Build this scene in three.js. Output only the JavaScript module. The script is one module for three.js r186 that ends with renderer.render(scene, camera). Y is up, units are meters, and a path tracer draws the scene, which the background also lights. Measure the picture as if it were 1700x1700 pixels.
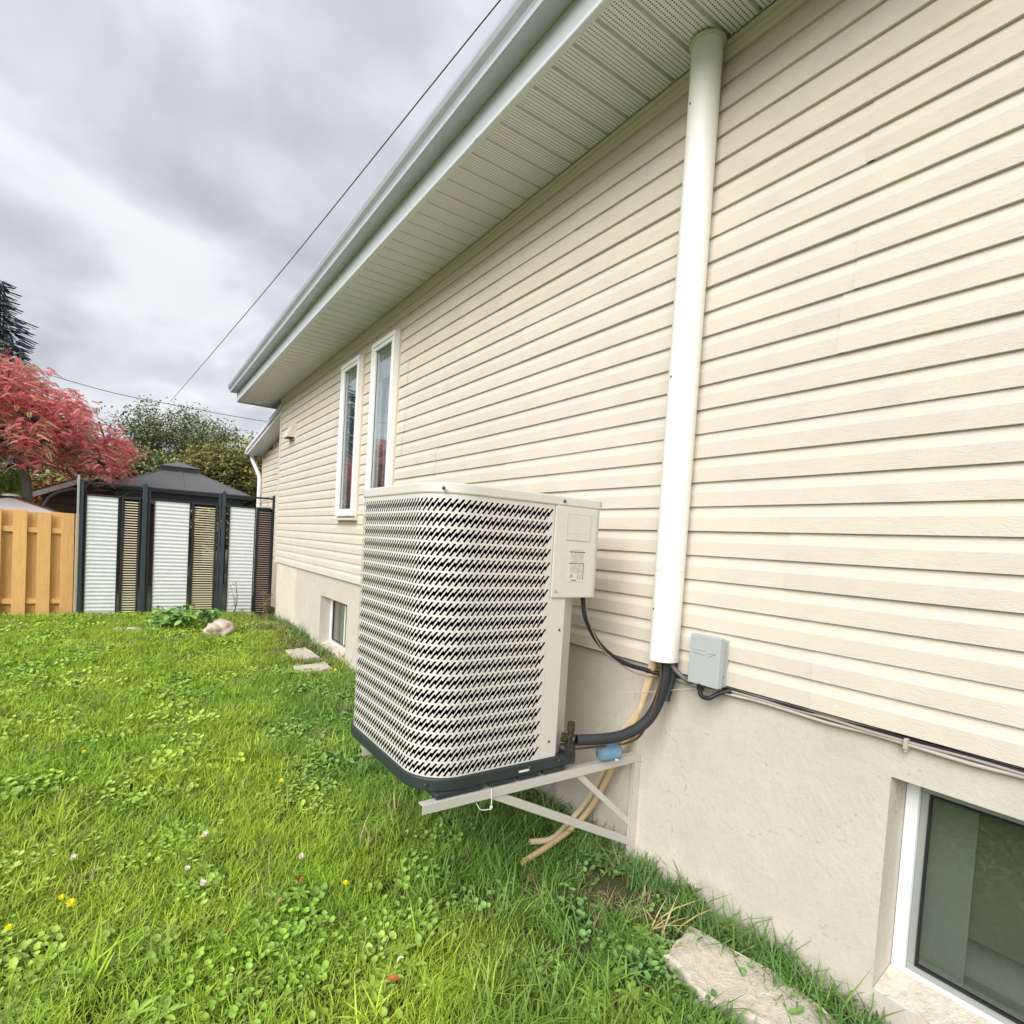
import * as THREE from 'three';
import { mergeGeometries, mergeVertices } from 'three/addons/utils/BufferGeometryUtils.js';
import { RoundedBoxGeometry } from 'three/addons/geometries/RoundedBoxGeometry.js';
import { createNoise2D, createNoise3D } from 'simplex-noise';

// ---------------------------------------------------------------- random, noise
function mulberry(a) { return () => { a |= 0; a = a + 0x6D2B79F5 | 0; let t = Math.imul(a ^ a >>> 15, 1 | a); t = t + Math.imul(t ^ t >>> 7, 61 | t) ^ t; return ((t ^ t >>> 14) >>> 0) / 4294967296; }; }
let rnd = mulberry(7);
const R = (a, b) => a + (b - a) * rnd();
const n2 = createNoise2D(mulberry(11)), n3 = createNoise3D(mulberry(12));
const clamp = (v, a = 0, b = 1) => Math.min(b, Math.max(a, v));
const sstep = (a, b, v) => { const t = clamp((v - a) / (b - a)); return t * t * (3 - 2 * t); };
const mixc = (a, b, t) => a.map((v, i) => v + (b[i] - v) * t);
const fbm2 = (x, y, o = 4) => { let s = 0, a = .5, t = 0; for (let i = 0; i < o; i++) { s += a * n2(x, y); t += a; x = x * 2.03 + 17.1; y = y * 2.03 + 5.3; a *= .5; } return s / t; };
const fbm3 = (x, y, z, o = 5) => { let s = 0, a = .5, t = 0; for (let i = 0; i < o; i++) { s += a * n3(x, y, z); t += a; x = x * 2.05 + 7.1; y = y * 2.05 + 3.3; z = z * 2.05 + 1.7; a *= .5; } return s / t; };

// ---------------------------------------------------------------- camera, sky, sun, exposure
const scene = new THREE.Scene();
const camera = new THREE.PerspectiveCamera(90.6427, 1, 0.05, 400);
camera.position.set(-1.9735, 1.4688, 0);
camera.rotation.set(-0.04075, -0.60853, 0.06083, 'YXZ');
camera.setViewOffset(1880.85, 1880.85, 90.42, 0, 1700, 1700);
camera.updateMatrixWorld();
scene.add(camera);

const renderer = new THREE.WebGLRenderer({ antialias: true });
renderer.toneMapping = THREE.LinearToneMapping;
renderer.toneMappingExposure = 2.98;
renderer.shadowMap.enabled = true;
renderer.shadowMap.type = THREE.PCFSoftShadowMap;

const SUN = new THREE.Vector3(-0.70, 0.53, 0.40).normalize();
const sun = new THREE.DirectionalLight(new THREE.Color(1, 0.965, 0.925), 1.5);
sun.position.copy(SUN).multiplyScalar(40).add(new THREE.Vector3(0, 0, -5));
sun.target.position.set(0, 0, -5); scene.add(sun.target);
sun.castShadow = true; sun.shadow.radius = 84; sun.shadow.mapSize.set(2048, 2048);
Object.assign(sun.shadow.camera, { left: -16, right: 16, top: 16, bottom: -16, near: 1, far: 90 });
sun.name = 'sun'; scene.add(sun);

{ // overcast sky: layered grey cloud with thin bright places, computed as one equirectangular float map
  const W = 2048, H = 1024, d = new Float32Array(W * H * 4), SB = 0.295;
  for (let j = 0; j < H; j++) {
    const el = (j + .5) / H * Math.PI - Math.PI / 2;
    for (let i = 0; i < W; i++) {
      const az = ((i + .5) / W - .5) * 2 * Math.PI, ce = Math.cos(el);
      const x = ce * Math.cos(az), z = ce * Math.sin(az), y = Math.sin(el);
      const yy = Math.max(y, 0.0) + .22, px = x / yy * .62 + 5.5, pz = z / yy * .62 + 17.0;
      const wx = fbm2(px * .8 + 3, pz * .8, 3) * .22, wz = fbm2(px * .8, pz * .8 + 9, 3) * .22;
      const big = fbm2(px * .55 + wx * 2 + 1.9, pz * .55 + wz * 2 + .6, 3);
      const f = fbm2(px * 1.35 + wx * 2 + 4, pz * 1.35 + wz * 2 - 2, 7);
      const lump = 1 - Math.abs(fbm2(px * 2.1 + wx + 11, pz * 2.1 + wz + 3, 5)) * 2.6;
      const fine = fbm2(px * 3.6 + wx * 3 + 21, pz * 3.6 + wz * 3 + 8, 5);
      let c = .76 + .27 * big + .42 * f + .18 * lump + .20 * fine;
      c = .60 + .36 * sstep(.30, 1.30, c);
      c += .085 * sstep(.22, .64, f + big * .3 + .14 * lump);
      const zen = 1 + .45 * sstep(.3, 1, y);
      const hz = 1 + .12 * sstep(.35, .0, Math.abs(y));
      let L = SB * c * zen * hz;
      const blue = sstep(1.05, .7, c);
      let r = L * (.975 - .05 * blue), g = L * (1.0 - .012 * blue), b = L * (1.035 + .035 * blue);
      if (y < 0) { const k = sstep(0, -.12, y); r = r * (1 - k) + .06 * k; g = g * (1 - k) + .08 * k; b = b * (1 - k) + .04 * k; }
      const o = (j * W + i) * 4; d[o] = r; d[o + 1] = g; d[o + 2] = b; d[o + 3] = 1;
    }
  }
  const t = new THREE.DataTexture(d, W, H, THREE.RGBAFormat, THREE.FloatType);
  t.mapping = THREE.EquirectangularReflectionMapping; t.minFilter = t.magFilter = THREE.LinearFilter; t.needsUpdate = true;
  scene.background = t; scene.environment = t;
}

// ---------------------------------------------------------------- helpers
const used = {};
function numbered(n) { const k = used[n] = (used[n] ?? -1) + 1; return k ? n + '_' + String(k).padStart(3, '0') : n; }
function shadows(o) { o.castShadow = o.receiveShadow = true; return o; }
function tag(o, label, category, group, kind) { o.userData.label = label; if (category) o.userData.category = category; if (group) o.userData.group = group; if (kind) o.userData.kind = kind; return o; }
function thing(name, label, category, group) { const g = new THREE.Group(); g.name = numbered(name); scene.add(g); return tag(g, label, category, group); }
function part(name, geo, mat, parent, label) {
  if (Array.isArray(geo)) geo = join(geo);
  const m = shadows(new THREE.Mesh(geo, mat)); m.name = name; (parent ?? scene).add(m); if (label) m.userData.label = label; return m;
}
function top(name, geo, mat, label, category, group) { const m = part(numbered(name), geo, mat); return tag(m, label, category, group); }
function join(list) {
  return mergeGeometries(list.map(g => { let q = g.index ? g.toNonIndexed() : g; for (const k of Object.keys(q.attributes)) if (!['position', 'normal', 'uv'].includes(k)) q.deleteAttribute(k); return q; }));
}
function mat(c, rough = .6, o = {}) { return new THREE.MeshStandardMaterial({ color: new THREE.Color().setRGB(...c), roughness: rough, side: THREE.DoubleSide, ...o }); }
function pmat(c, rough = .6, o = {}) { return new THREE.MeshPhysicalMaterial({ color: new THREE.Color().setRGB(...c), roughness: rough, side: THREE.DoubleSide, ...o }); }
function dtex(w, h, fn, color = false, rx = 1, ry = 1) {
  const d = new Uint8Array(w * h * 4);
  for (let y = 0; y < h; y++) for (let x = 0; x < w; x++) {
    let c = fn(x / w, y / h, x, y); if (!Array.isArray(c)) c = [c, c, c];
    const o = (y * w + x) * 4;
    for (let k = 0; k < 3; k++) { let v = clamp(c[k]); if (color) v = v <= .0031308 ? v * 12.92 : 1.055 * Math.pow(v, 1 / 2.4) - .055; d[o + k] = v * 255 + .5; }
    d[o + 3] = 255;
  }
  const t = new THREE.DataTexture(d, w, h); t.magFilter = THREE.LinearFilter; t.minFilter = THREE.LinearMipmapLinearFilter; t.generateMipmaps = true;
  t.wrapS = t.wrapT = THREE.RepeatWrapping; t.repeat.set(rx, ry); if (color) t.colorSpace = THREE.SRGBColorSpace; t.needsUpdate = true; return t;
}
// a tileable periodic noise on [0,1)^2
function tn(u, v, f, g, seed = 0) { const a = u * 2 * Math.PI, b = v * 2 * Math.PI; return n3(Math.cos(a) * f + seed, Math.sin(a) * f + Math.cos(b) * g * .71, Math.sin(b) * g + seed * .37); }
function box(w, h, d, r = .003) { return new RoundedBoxGeometry(w, h, d, 1, Math.min(r, w / 2.01, h / 2.01, d / 2.01)); }
function boxAt(x0, x1, y0, y1, z0, z1, r = .003) { return box(Math.abs(x1 - x0), Math.abs(y1 - y0), Math.abs(z1 - z0), r).translate((x0 + x1) / 2, (y0 + y1) / 2, (z0 + z1) / 2); }
// polygon or open profile in x,y swept along z; uv in metres (z, arc)
function sweep(pts, z0, z1, closed = true, caps = closed) {
  const P = [], N = [], U = [], n = pts.length; let s = 0;
  for (let i = 0; i < (closed ? n : n - 1); i++) {
    const a = pts[i], b = pts[(i + 1) % n], dx = b[0] - a[0], dy = b[1] - a[1], l = Math.hypot(dx, dy); if (l < 1e-9) continue;
    const nx = dy / l, ny = -dx / l;
    for (const [q, z, t] of [[a, z0, s], [b, z0, s + l], [b, z1, s + l], [a, z0, s], [b, z1, s + l], [a, z1, s]]) { P.push(q[0], q[1], z); N.push(nx, ny, 0); U.push(z, t); }
    s += l;
  }
  if (caps) {
    const c = pts.map(p => new THREE.Vector2(p[0], p[1])), tri = THREE.ShapeUtils.triangulateShape(c, []);
    for (const [z, k] of [[z0, -1], [z1, 1]]) for (const t of tri) for (const i of (k > 0 ? t : [...t].reverse())) { P.push(pts[i][0], pts[i][1], z); N.push(0, 0, k); U.push(pts[i][0], pts[i][1]); }
  }
  return geom(P, N, U);
}
function geom(P, N, U) {
  const g = new THREE.BufferGeometry(); g.setAttribute('position', new THREE.Float32BufferAttribute(P, 3));
  if (U) g.setAttribute('uv', new THREE.Float32BufferAttribute(U, 2)); else g.setAttribute('uv', new THREE.Float32BufferAttribute(new Float32Array(P.length / 3 * 2), 2));
  if (N) g.setAttribute('normal', new THREE.Float32BufferAttribute(N, 3)); else g.computeVertexNormals(); return g;
}
const V = (x, y, z) => new THREE.Vector3(x, y, z);
function tube(pts, r, seg = 24, sides = 8, tension = .5) { return new THREE.TubeGeometry(new THREE.CatmullRomCurve3(pts.map(p => V(...p)), false, 'catmullrom', tension), seg, r, sides, false); }
function bar(a, b, w, h, r = .002) { // a straight bar of section w (across) x h, from a to b
  const A = V(...a), B = V(...b), d = B.clone().sub(A), L = d.length(), g = box(w, h, L, r);
  const m = new THREE.Matrix4().lookAt(B, A, V(0, 1, 0)); g.applyMatrix4(m); g.translate(...A.add(B).multiplyScalar(.5).toArray()); return g;
}
function cyl(a, b, r0, r1 = r0, sides = 10, open = false) {
  const A = V(...a), B = V(...b), d = B.clone().sub(A), g = new THREE.CylinderGeometry(r1, r0, d.length(), sides, 1, open);
  g.applyQuaternion(new THREE.Quaternion().setFromUnitVectors(V(0, 1, 0), d.clone().normalize())); return g.translate(...A.add(B).multiplyScalar(.5).toArray());
}
const drop = z => .0085 * (z + 1.6);                       // the eave runs a little low towards the far corner
function droop(g) { const p = g.attributes.position; for (let i = 0; i < p.count; i++) p.setY(i, p.getY(i) + drop(p.getZ(i))); return g; }
const gy = (x, z) => .11 * sstep(-3.2, -9.2, z) + .012 * n2(x * .7, z * .7) + .02 * sstep(-1.6, -4, x) * sstep(-9, -2, z);

// ---------------------------------------------------------------- materials
const grain = dtex(1024, 256, (u, v) => { const w = tn(u, v, 1.1, 2.2, 3) * .05; const s = tn(u, v + w, 2.2, 16, 5) * .55 + tn(u, v + w, 5, 34, 9) * .45; return clamp(.55 + .75 * Math.min(0, s + .12) + .1 * tn(u, v, 20, 40, 2)); }, false, 1 / .9, 1 / .16);
const sidTint = dtex(512, 512, (u, v) => { const a = tn(u, v, 1.3, 1.3, 21), b = tn(u, v, 4, 4, 8), c = tn(u, v, 14, 20, 4); const k = 1 + .035 * a + .02 * b + .015 * c; return [.655 * k, .588 * k, .50 * k * (1 - .02 * a)]; }, true, 1 / 2.7, 1 / 1.9);
const mSiding = mat([1, 1, 1], .52, { map: sidTint, bumpMap: grain, bumpScale: .0014 });
const mSidingB = mat([.972, .975, .98], .52, { map: sidTint, bumpMap: grain, bumpScale: .0014 });
const mTrim = mat([.635, .56, .48], .5);
const mCore = mat([.25, .22, .18], .9);
const perf = (() => { // perforated vinyl: two bands of staggered holes between the ribs, one bay = 0.138 m
  const spots = []; const pitch = 1 / 10;   // across 10 rows along the run of 0.12 m
  for (let r = 0; r < 10; r++) for (const [b, cols] of [[.37, 3], [.775, 3]]) for (let c = 0; c < cols; c++) spots.push([b + (c - 1) * .125, (r + (c % 2 ? .5 : 0)) * pitch]);
  return (u, v) => { let m = 1; for (const [a, b] of spots) { let dv = Math.abs(v - b); dv = Math.min(dv, 1 - dv); const d = Math.hypot((u - a) * .138, dv * .12); m = Math.min(m, sstep(.0024, .0038, d)); } return m; };
})();
const PT = []; for (let y = 0; y < 256; y++) for (let x = 0; x < 256; x++) PT.push(perf((x + .5) / 256, (y + .5) / 256));
const perfMap = dtex(256, 256, (u, v, x, y) => { const m = PT[y * 256 + x]; return [.755 * m + .015, .735 * m + .018, .80 * m + .02]; }, true, 1 / .138, 1 / .12);
const perfBump = dtex(256, 256, (u, v, x, y) => PT[y * 256 + x], false, 1 / .138, 1 / .12);
const mSoffit = mat([1, 1, 1], .5, { map: perfMap, bumpMap: perfBump, bumpScale: .002 });
const mFascia = mat([.64, .665, .71], .42);
const dirtStreak = dtex(512, 128, (u, v) => { const k = 1 - .05 * clamp(tn(u, v, 5, 2, 3) + .2) - .05 * tn(u, v, 3, 3, 9); return [.47 * k, .505 * k, .56 * k]; }, true, 1 / 2.3, 1 / .4);
const mGutter = mat([1, 1, 1], .38, { map: dirtStreak });
const mWhite = mat([.80, .81, .80], .38);
const mPVC = mat([1, 1, 1], .5, { map: dtex(256, 512, (u, v) => { const k = 1 + .015 * tn(u, v, 2, 6, 4); return [.80 * k, .795 * k, .755 * k]; }, true) });
const mDark = mat([.015, .016, .017], .5);
const mRubber = mat([.022, .025, .028], .62, { bumpMap: dtex(128, 128, (u, v) => .5 + .5 * tn(u, v, 9, 9, 1), false, 3, 12), bumpScale: .0006 });
const conc = dtex(2048, 256, (u, v) => { // parged foundation: u = 0..1 over z -9.6..4.4, v over y -.3..1.1
  const z = -9.6 + u * 14, y = -.3 + v * 1.4;
  let k = 1 + .055 * fbm2(z * 1.3, y * 1.3, 4) + .05 * fbm2(z * 5 + 3, y * 5, 4) + .03 * fbm2(z * 22, y * 22, 2);
  let c = [.54 * k, .495 * k, .437 * k]; if (Math.abs(fbm2(z * .9 + 50, y * 1.1, 4) - .22) < .0022) c = c.map(v => v * .72);
  const edge = -8.15 + .08 * fbm2(1.7, y * 3, 3) + .25 * sstep(.35, .0, y);
  c = mixc(c, [.66 * k, .60 * k, .50 * k], .75 * sstep(edge + .02, edge - .02, z));      // older pale patch at the corner
  const salt = sstep(.26, .02, y - .1 * fbm2(z * 2.4, 4, 4)) * clamp(.5 + .9 * fbm2(z * 6, y * 9, 4));
  c = mixc(c, [.70, .64, .53], .75 * salt);
  const run = sstep(.35, .7, fbm2(z * 7, y * .5 + 8, 3)) * sstep(.2, .9, y); c = mixc(c, [.62, .56, .49], .22 * run);
  const st = sstep(.5, .75, fbm2(z * 40, y * 40, 2)); c = mixc(c, [.33, .29, .24], .25 * st);
  const d = sstep(.42, .62, fbm2(z * 1.1 + 30, y * 2.2, 4)); c = mixc(c, [.45, .39, .33], .3 * d);
  return c;
}, true);
const concBump = dtex(512, 512, (u, v) => .5 + .25 * tn(u, v, 5, 5, 1) + .2 * tn(u, v, 18, 18, 4) + .2 * tn(u, v, 40, 40, 7), false, 1 / .9, 1 / .9);
conc.repeat.set(1 / 14, 1 / 1.4); conc.offset.set(9.6 / 14, .3 / 1.4);
const mConc = mat([1, 1, 1], .9, { map: conc, bumpMap: concBump, bumpScale: .0013 });
const stoneMap = dtex(256, 256, (u, v) => { const k = 1 + .14 * tn(u, v, 2, 2, 3) + .12 * tn(u, v, 8, 8, 5) + .12 * tn(u, v, 30, 30, 2); return [.60 * k, .54 * k, .445 * k]; }, true);
const mStone = mat([1, 1, 1], .92, { map: stoneMap, bumpMap: concBump, bumpScale: .003 });
const mPane = pmat([.93, .96, .96], .01, { transmission: 1, thickness: 0, ior: 2.0 });
const mAlu = mat([.62, .60, .56], .48, { metalness: .25, map: dtex(256, 64, (u, v) => { const k = .97 + .1 * tn(u, v, 3, 9, 3) + .07 * tn(u, v, 20, 20, 5); return [k, k, k]; }, true, 3, 3) });

// ---------------------------------------------------------------- ground
{
  const nx = 150, nz = 150, P = [], U = [], I = [];
  const gx = i => { const t = i / nx * 2 - 1; return -2 + 70 * Math.sign(t) * (.06 * Math.abs(t) + .94 * Math.abs(t) ** 3.2); };
  const gz = j => { const t = j / nz * 2 - 1; return -5 + 95 * Math.sign(t) * (.08 * Math.abs(t) + .92 * Math.abs(t) ** 3); };
  for (let j = 0; j <= nz; j++) for (let i = 0; i <= nx; i++) { const x = gx(i), z = gz(j); P.push(x, gy(x, z) - .004 - (x > .05 ? .06 : 0), z); U.push(x, z); }
  for (let j = 0; j < nz; j++) for (let i = 0; i < nx; i++) { const a = j * (nx + 1) + i; I.push(a, a + nx + 1, a + 1, a + 1, a + nx + 1, a + nx + 2); }
  const g = new THREE.BufferGeometry(); g.setAttribute('position', new THREE.Float32BufferAttribute(P, 3)); g.setAttribute('uv', new THREE.Float32BufferAttribute(U, 2)); g.setIndex(I); g.computeVertexNormals();
  const map = dtex(512, 512, (u, v) => { const a = .5 + .5 * tn(u, v, 3, 3, 2), b = .5 + .5 * tn(u, v, 14, 14, 7), c = .5 + .5 * tn(u, v, 40, 40, 4); const k = .65 + .35 * b + .3 * (c - .5); return mixc([.075 * k, .105 * k, .02 * k], [.12 * k, .092 * k, .05 * k], clamp(a * 1.1 - .25 + .4 * (c - .5))); }, true, 1 / 1.7, 1 / 1.7);
  const b = dtex(256, 256, (u, v) => .5 + .3 * tn(u, v, 9, 9, 2) + .2 * tn(u, v, 30, 30, 3), false, 1 / .35, 1 / .35);
  const m = top('ground', g, mat([1, 1, 1], .95, { map, bumpMap: b, bumpScale: .012 }), 'lawn soil under the grass beside the house'); m.userData.kind = 'structure';
}

// ---------------------------------------------------------------- the house
const B = .96, C = .1016, ZF = -9.35, ZN = 4.2;
const house = thing('house', 'beige house wall with lapped siding, grey eave and rendered foundation', 'house');
const wins = [[-5.345, -4.75], [-6.262, -5.655]], WY0 = 1.63, WY1 = 3.31;
const bws = [[-.722, .27, .12, .81], [-6.92, -5.93, .10, .70]];
{
  // walls behind the siding, with openings, and the closed rest of the house
  const holed = (z0, z1, y0, y1, holes, x0, x1) => {
    const s = new THREE.Shape([[z0, y0], [z1, y0], [z1, y1], [z0, y1]].map(p => new THREE.Vector2(...p)));
    for (const [a, b, c, d] of holes) s.holes.push(new THREE.Path([[a, c], [a, d], [b, d], [b, c]].map(p => new THREE.Vector2(...p))));
    const g = new THREE.ExtrudeGeometry(s, { depth: x1 - x0, bevelEnabled: false });
    g.applyMatrix4(new THREE.Matrix4().makeBasis(V(0, 0, 1), V(0, 1, 0), V(-1, 0, 0))); return g.translate(x1, 0, 0);
  };
  const core = part('wall', [holed(ZF, ZN, B, 3.56, wins.map(w => [w[0] + .03, w[1] - .03, WY0 + .03, WY1 - .03]), .0165, .15),
    boxAt(.15, 7, B, 3.9, ZF, ZF + .15, .001), boxAt(.15, 7, B, 3.9, ZN - .15, ZN, .001), boxAt(7, 7.15, -.2, 3.9, ZF, ZN, .001)], mCore, house);
  part('foundation_wall', holed(ZF, ZN, -.3, B - .004, bws.map(b => [b[0], b[1], b[2], b[3]]), .03, .28), mConc, house, 'beige rendered concrete foundation wall with worn pale patches');
  part('floor', [boxAt(.29, 7, B - .1, B - .004, ZF + .01, ZN - .01, .001), boxAt(.15, 7, 3.57, 3.62, ZF, ZN, .001), boxAt(.29, 7, -.3, -.2, ZF, ZN, .001), boxAt(1.6, 1.7, -.2, B - .1, ZF + .2, ZN - .2, .001), boxAt(2.6, 2.7, B, 3.56, ZF + .2, ZN - .2, .001)], mat([.30, .31, .29], .9), house);
  // lapped siding panels, two courses each
  const prof = (ya, yb) => { // wall outline from ya up to yb (metres above the bottom of the siding)
    const key = [[0, .0005], [.0565, 0], [.066, .0035], [.078, .0085], [.090, .0112], [C, .0125]], pts = [];
    const xAt = t => { for (let i = 1; i < key.length; i++) if (t <= key[i][0] + 1e-9) { const [a, xa] = key[i - 1], [b, xb] = key[i]; return xa + (xb - xa) * (t - a) / (b - a); } return .0125; };
    const k0 = Math.floor(ya / C + 1e-6), k1 = Math.ceil(yb / C - 1e-6);
    pts.push([.0145, ya + .001]); 
    for (let k = k0; k < k1; k++) {
      const lo = Math.max(ya, k * C), hi = Math.min(yb, (k + 1) * C);
      pts.push([xAt(lo - k * C), B + lo]);
      for (const [t] of key) { const y = k * C + t; if (y > lo + 1e-4 && y < hi - 1e-4) pts.push([xAt(t), B + y]); }
      pts.push([xAt(hi - k * C), B + hi - (hi >= (k + 1) * C - 1e-4 && k < k1 - 1 ? .0004 : 0)]);
    }
    pts[0] = [.0145, B + ya]; return pts.reverse();
  };
  const cut = { 0: -.956, 2: -1.078, 6: -.962, 7: -.926, 9: -.916 };
  for (let r = 0; r <= 12; r++) {
    const y0 = r * 2 * C, y1 = Math.min((r * 2 + 2) * C, 25 * C);
    let b = cut[r] ?? [-2.9, -.3, .55, -2.35][r % 4] + .1 * n2(r * 3.3, 1);
    const br = [ZN]; for (let z = b + 3.66 * 3; z > ZF; z -= 3.66) if (z < ZN - .1 && z > ZF + .2) br.push(z); br.push(ZF + .03);
    for (let i = 0; i + 1 < br.length; i++) {
      let segs = [[br[i + 1] - (i + 2 < br.length ? .02 : 0), br[i], y0, y1]];
      for (const [a, c] of wins) segs = segs.flatMap(([p, q, ya, yb]) => {
        if (q <= a || p >= c || yb + B <= WY0 || ya + B >= WY1) return [[p, q, ya, yb]];
        const o = []; if (p < a) o.push([p, a, ya, yb]); if (q > c) o.push([c, q, ya, yb]);
        if (ya + B < WY0 - .005) o.push([Math.max(a, p), Math.min(c, q), ya, WY0 - B]);
        if (yb + B > WY1 + .005) o.push([Math.max(a, p), Math.min(c, q), WY1 - B, yb]); return o;
      });
      for (const [p, q, ya, yb] of segs) if (q - p > .01) {
        const g = sweep(prof(ya, yb), p, q, false); g.translate(i % 2 ? -.0026 : 0, 0, 0);
        const u = g.attributes.uv, o = [R(0, 3), R(0, 2)]; for (let k = 0; k < u.count; k++) u.setXY(k, u.getX(k) + o[0], u.getY(k) + o[1]);
        part('siding_panel', g, rnd() < .5 ? mSiding : mSidingB, core);
      }
    }
  }
  part('starter_strip', boxAt(.0135, .028, B - .006, B + .012, ZF, ZN, .001), mDark, house);
  part('corner_post', [boxAt(-.012, .05, B - .01, 3.50, ZF - .012, ZF + .028, .004)], mTrim, house);
  // crown trim under the soffit
  part('crown_trim', droop(sweep([[.02, 3.485], [-.008, 3.485], [-.010, 3.50], [-.004, 3.505], [-.012, 3.512], [-.014, 3.527], [-.006, 3.531], [-.018, 3.537], [-.02, 3.553], [.02, 3.553]].reverse(), ZF - .01, ZN)), mTrim, house);
  // soffit panels, each with three V ribs
  const sof = part('soffit', droop(boxAt(-.50, .02, 3.585, 3.60, -10.08, ZN, .001)), mat([.3, .3, .3], .9), house);
  const W = .138;
  const ribs = n => { const p = []; for (let i = 0; i < n; i++) { const a = i * W; p.push([a, .022], [a + .017, .022], [a + .019, .001], [a + .021, 0], [a + W - .002, 0]); } p.push([n * W, .022]); return p; };
  const zr0 = -2.031 - .012 + W * 45;
  for (let i = 0; i < 35; i++) {
    const zt = zr0 - i * W * 3; if (zt < -9.95) break;
    if (zt > ZN) continue;
    const n = Math.min(3, Math.floor((zt + 10.06) / W)); if (n < 1) break;
    const g = sweep(ribs(n), -.515, .0, false);           // x = along run, swept along the eave depth
    // local (x,y,z) -> world (depth, y, z)
    const p = g.attributes.position, nn = g.attributes.normal, u = g.attributes.uv;
    for (let k = 0; k < p.count; k++) { const a = p.getX(k), d = p.getZ(k); p.setXYZ(k, d, 3.56 + p.getY(k), zt - a); const nx = nn.getX(k), ny = nn.getY(k); nn.setXYZ(k, 0, -Math.abs(ny), -nx * Math.sign(ny) * -1); u.setXY(k, a, d); }
    g.computeVertexNormals(); droop(g); part('soffit_panel', g, mSoffit, sof);
  }
  part('soffit_channel', [droop(sweep([[-.022, 3.551], [0.02, 3.551], [.02, 3.557], [-.022, 3.557]], ZF - .02, ZN)), droop(sweep([[-.022, 3.549], [-.019, 3.549], [-.019, 3.562], [-.022, 3.562]], ZF - .02, ZN))], mFascia, house);
  part('eave_end', droop(boxAt(-.53, 3, 3.54, 3.72, -10.105, -10.075, .003)), mFascia, house);
  // fascia with its drip lip, then the gutter
  const fas = part('fascia', droop(sweep([[-.498, 3.552], [-.524, 3.552], [-.528, 3.556], [-.528, 3.572], [-.519, 3.577], [-.517, 3.59], [-.522, 3.615], [-.524, 3.66], [-.524, 3.75], [-.498, 3.75]].reverse(), -10.09, ZN)), mFascia, house);
  for (const z of [-1.05, -2.62, -5.7, -8.75]) part('fascia_joint', droop(boxAt(-.531, -.50, 3.554, 3.575, z - .03, z + .001, .001)), mFascia, fas);
  const gut = [[-.526, 3.695], [-.618, 3.688], [-.624, 3.692], [-.625, 3.715], [-.632, 3.73], [-.652, 3.752], [-.662, 3.775], [-.664, 3.792], [-.650, 3.795], [-.650, 3.789], [-.658, 3.787], [-.655, 3.775], [-.645, 3.755], [-.624, 3.734], [-.617, 3.716], [-.616, 3.697], [-.533, 3.702], [-.533, 3.77], [-.526, 3.77]];
  part('gutter', [droop(sweep(gut.slice().reverse(), -10.14, ZN)), droop(sweep([[-.526, 3.695], [-.618, 3.688], [-.625, 3.715], [-.652, 3.752], [-.664, 3.792], [-.526, 3.77]].reverse(), -10.145, -10.139))], mGutter, house);
  // roof slabs
  const rz0 = -10.1, slope = .33, rl = (x) => 3.745 + (x + .54) * slope;
  part('roof', [sweep([[-.56, rl(-.56)], [3.5, rl(3.5)], [3.5, rl(3.5) + .05], [-.56, rl(-.56) + .022]], rz0, ZN + .3), sweep([[3.501, rl(3.5)], [7.6, rl(-.6)], [7.6, rl(-.6) + .03], [3.501, rl(3.5) + .05]], rz0, ZN + .3)], mat([.09, .085, .08], .95), house);
  for (const z of [ZF + .01, ZN - .1]) part('gable_wall', sweep([[0.02, 3.6], [7, 3.6], [3.5, rl(3.5) - .01]], z, z + .09), mTrim, house);
  // tall windows
  for (const [a, b] of wins) {
    const lab = a < -6 ? 'narrow white window farther along the wall' : 'narrow white window nearer the heat pump';
    const w = new THREE.Group(); w.name = 'window'; w.userData.label = lab; house.add(w);
    const ring = (x0, x1, i, o, r = .003) => [boxAt(x0, x1, WY0 + i, WY0 + o, a + i, b - i, r), boxAt(x0, x1, WY1 - o, WY1 - i, a + i, b - i, r), boxAt(x0, x1, WY0 + o, WY1 - o, a + i, a + o, r), boxAt(x0, x1, WY0 + o, WY1 - o, b - o, b - i, r)];
    part('window_trim', ring(-.020, .016, 0, .022), mTrim, w);
    part('frame', ring(-.062, .05, .0225, .062, .005), mWhite, w);
    part('sash', ring(-.052, .04, .0625, .098, .006), mWhite, w);
    part('gasket', ring(-.030, -.024, .0982, .104, .001), mDark, w);
    for (const x of [-.0285, -.0105]) part('pane', boxAt(x, x + .004, WY0 + .098, WY1 - .098, a + .098, b - .098, .0005), mPane, w);
    part('blind', boxAt(.006, .016, WY1 - .36, WY1 - .07, a + .10, b - .10, .003), mat([.22, .24, .24], .9), w);
    const cg = []; for (let k = 0; k < 7; k++) cg.push(boxAt(.09 + .012 * (k % 2), .10 + .012 * (k % 2), WY0 + .05, WY1 - .1, a + .05 + k * .03, a + .082 + k * .03, .004));
    part('curtain', cg, mat([.66, .65, .63], .95), w);
    part('sill', [boxAt(-.066, .014, WY0 - .022, WY0 - .001, a + .0, b - .0, .004)], mTrim, w);
  }
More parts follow.
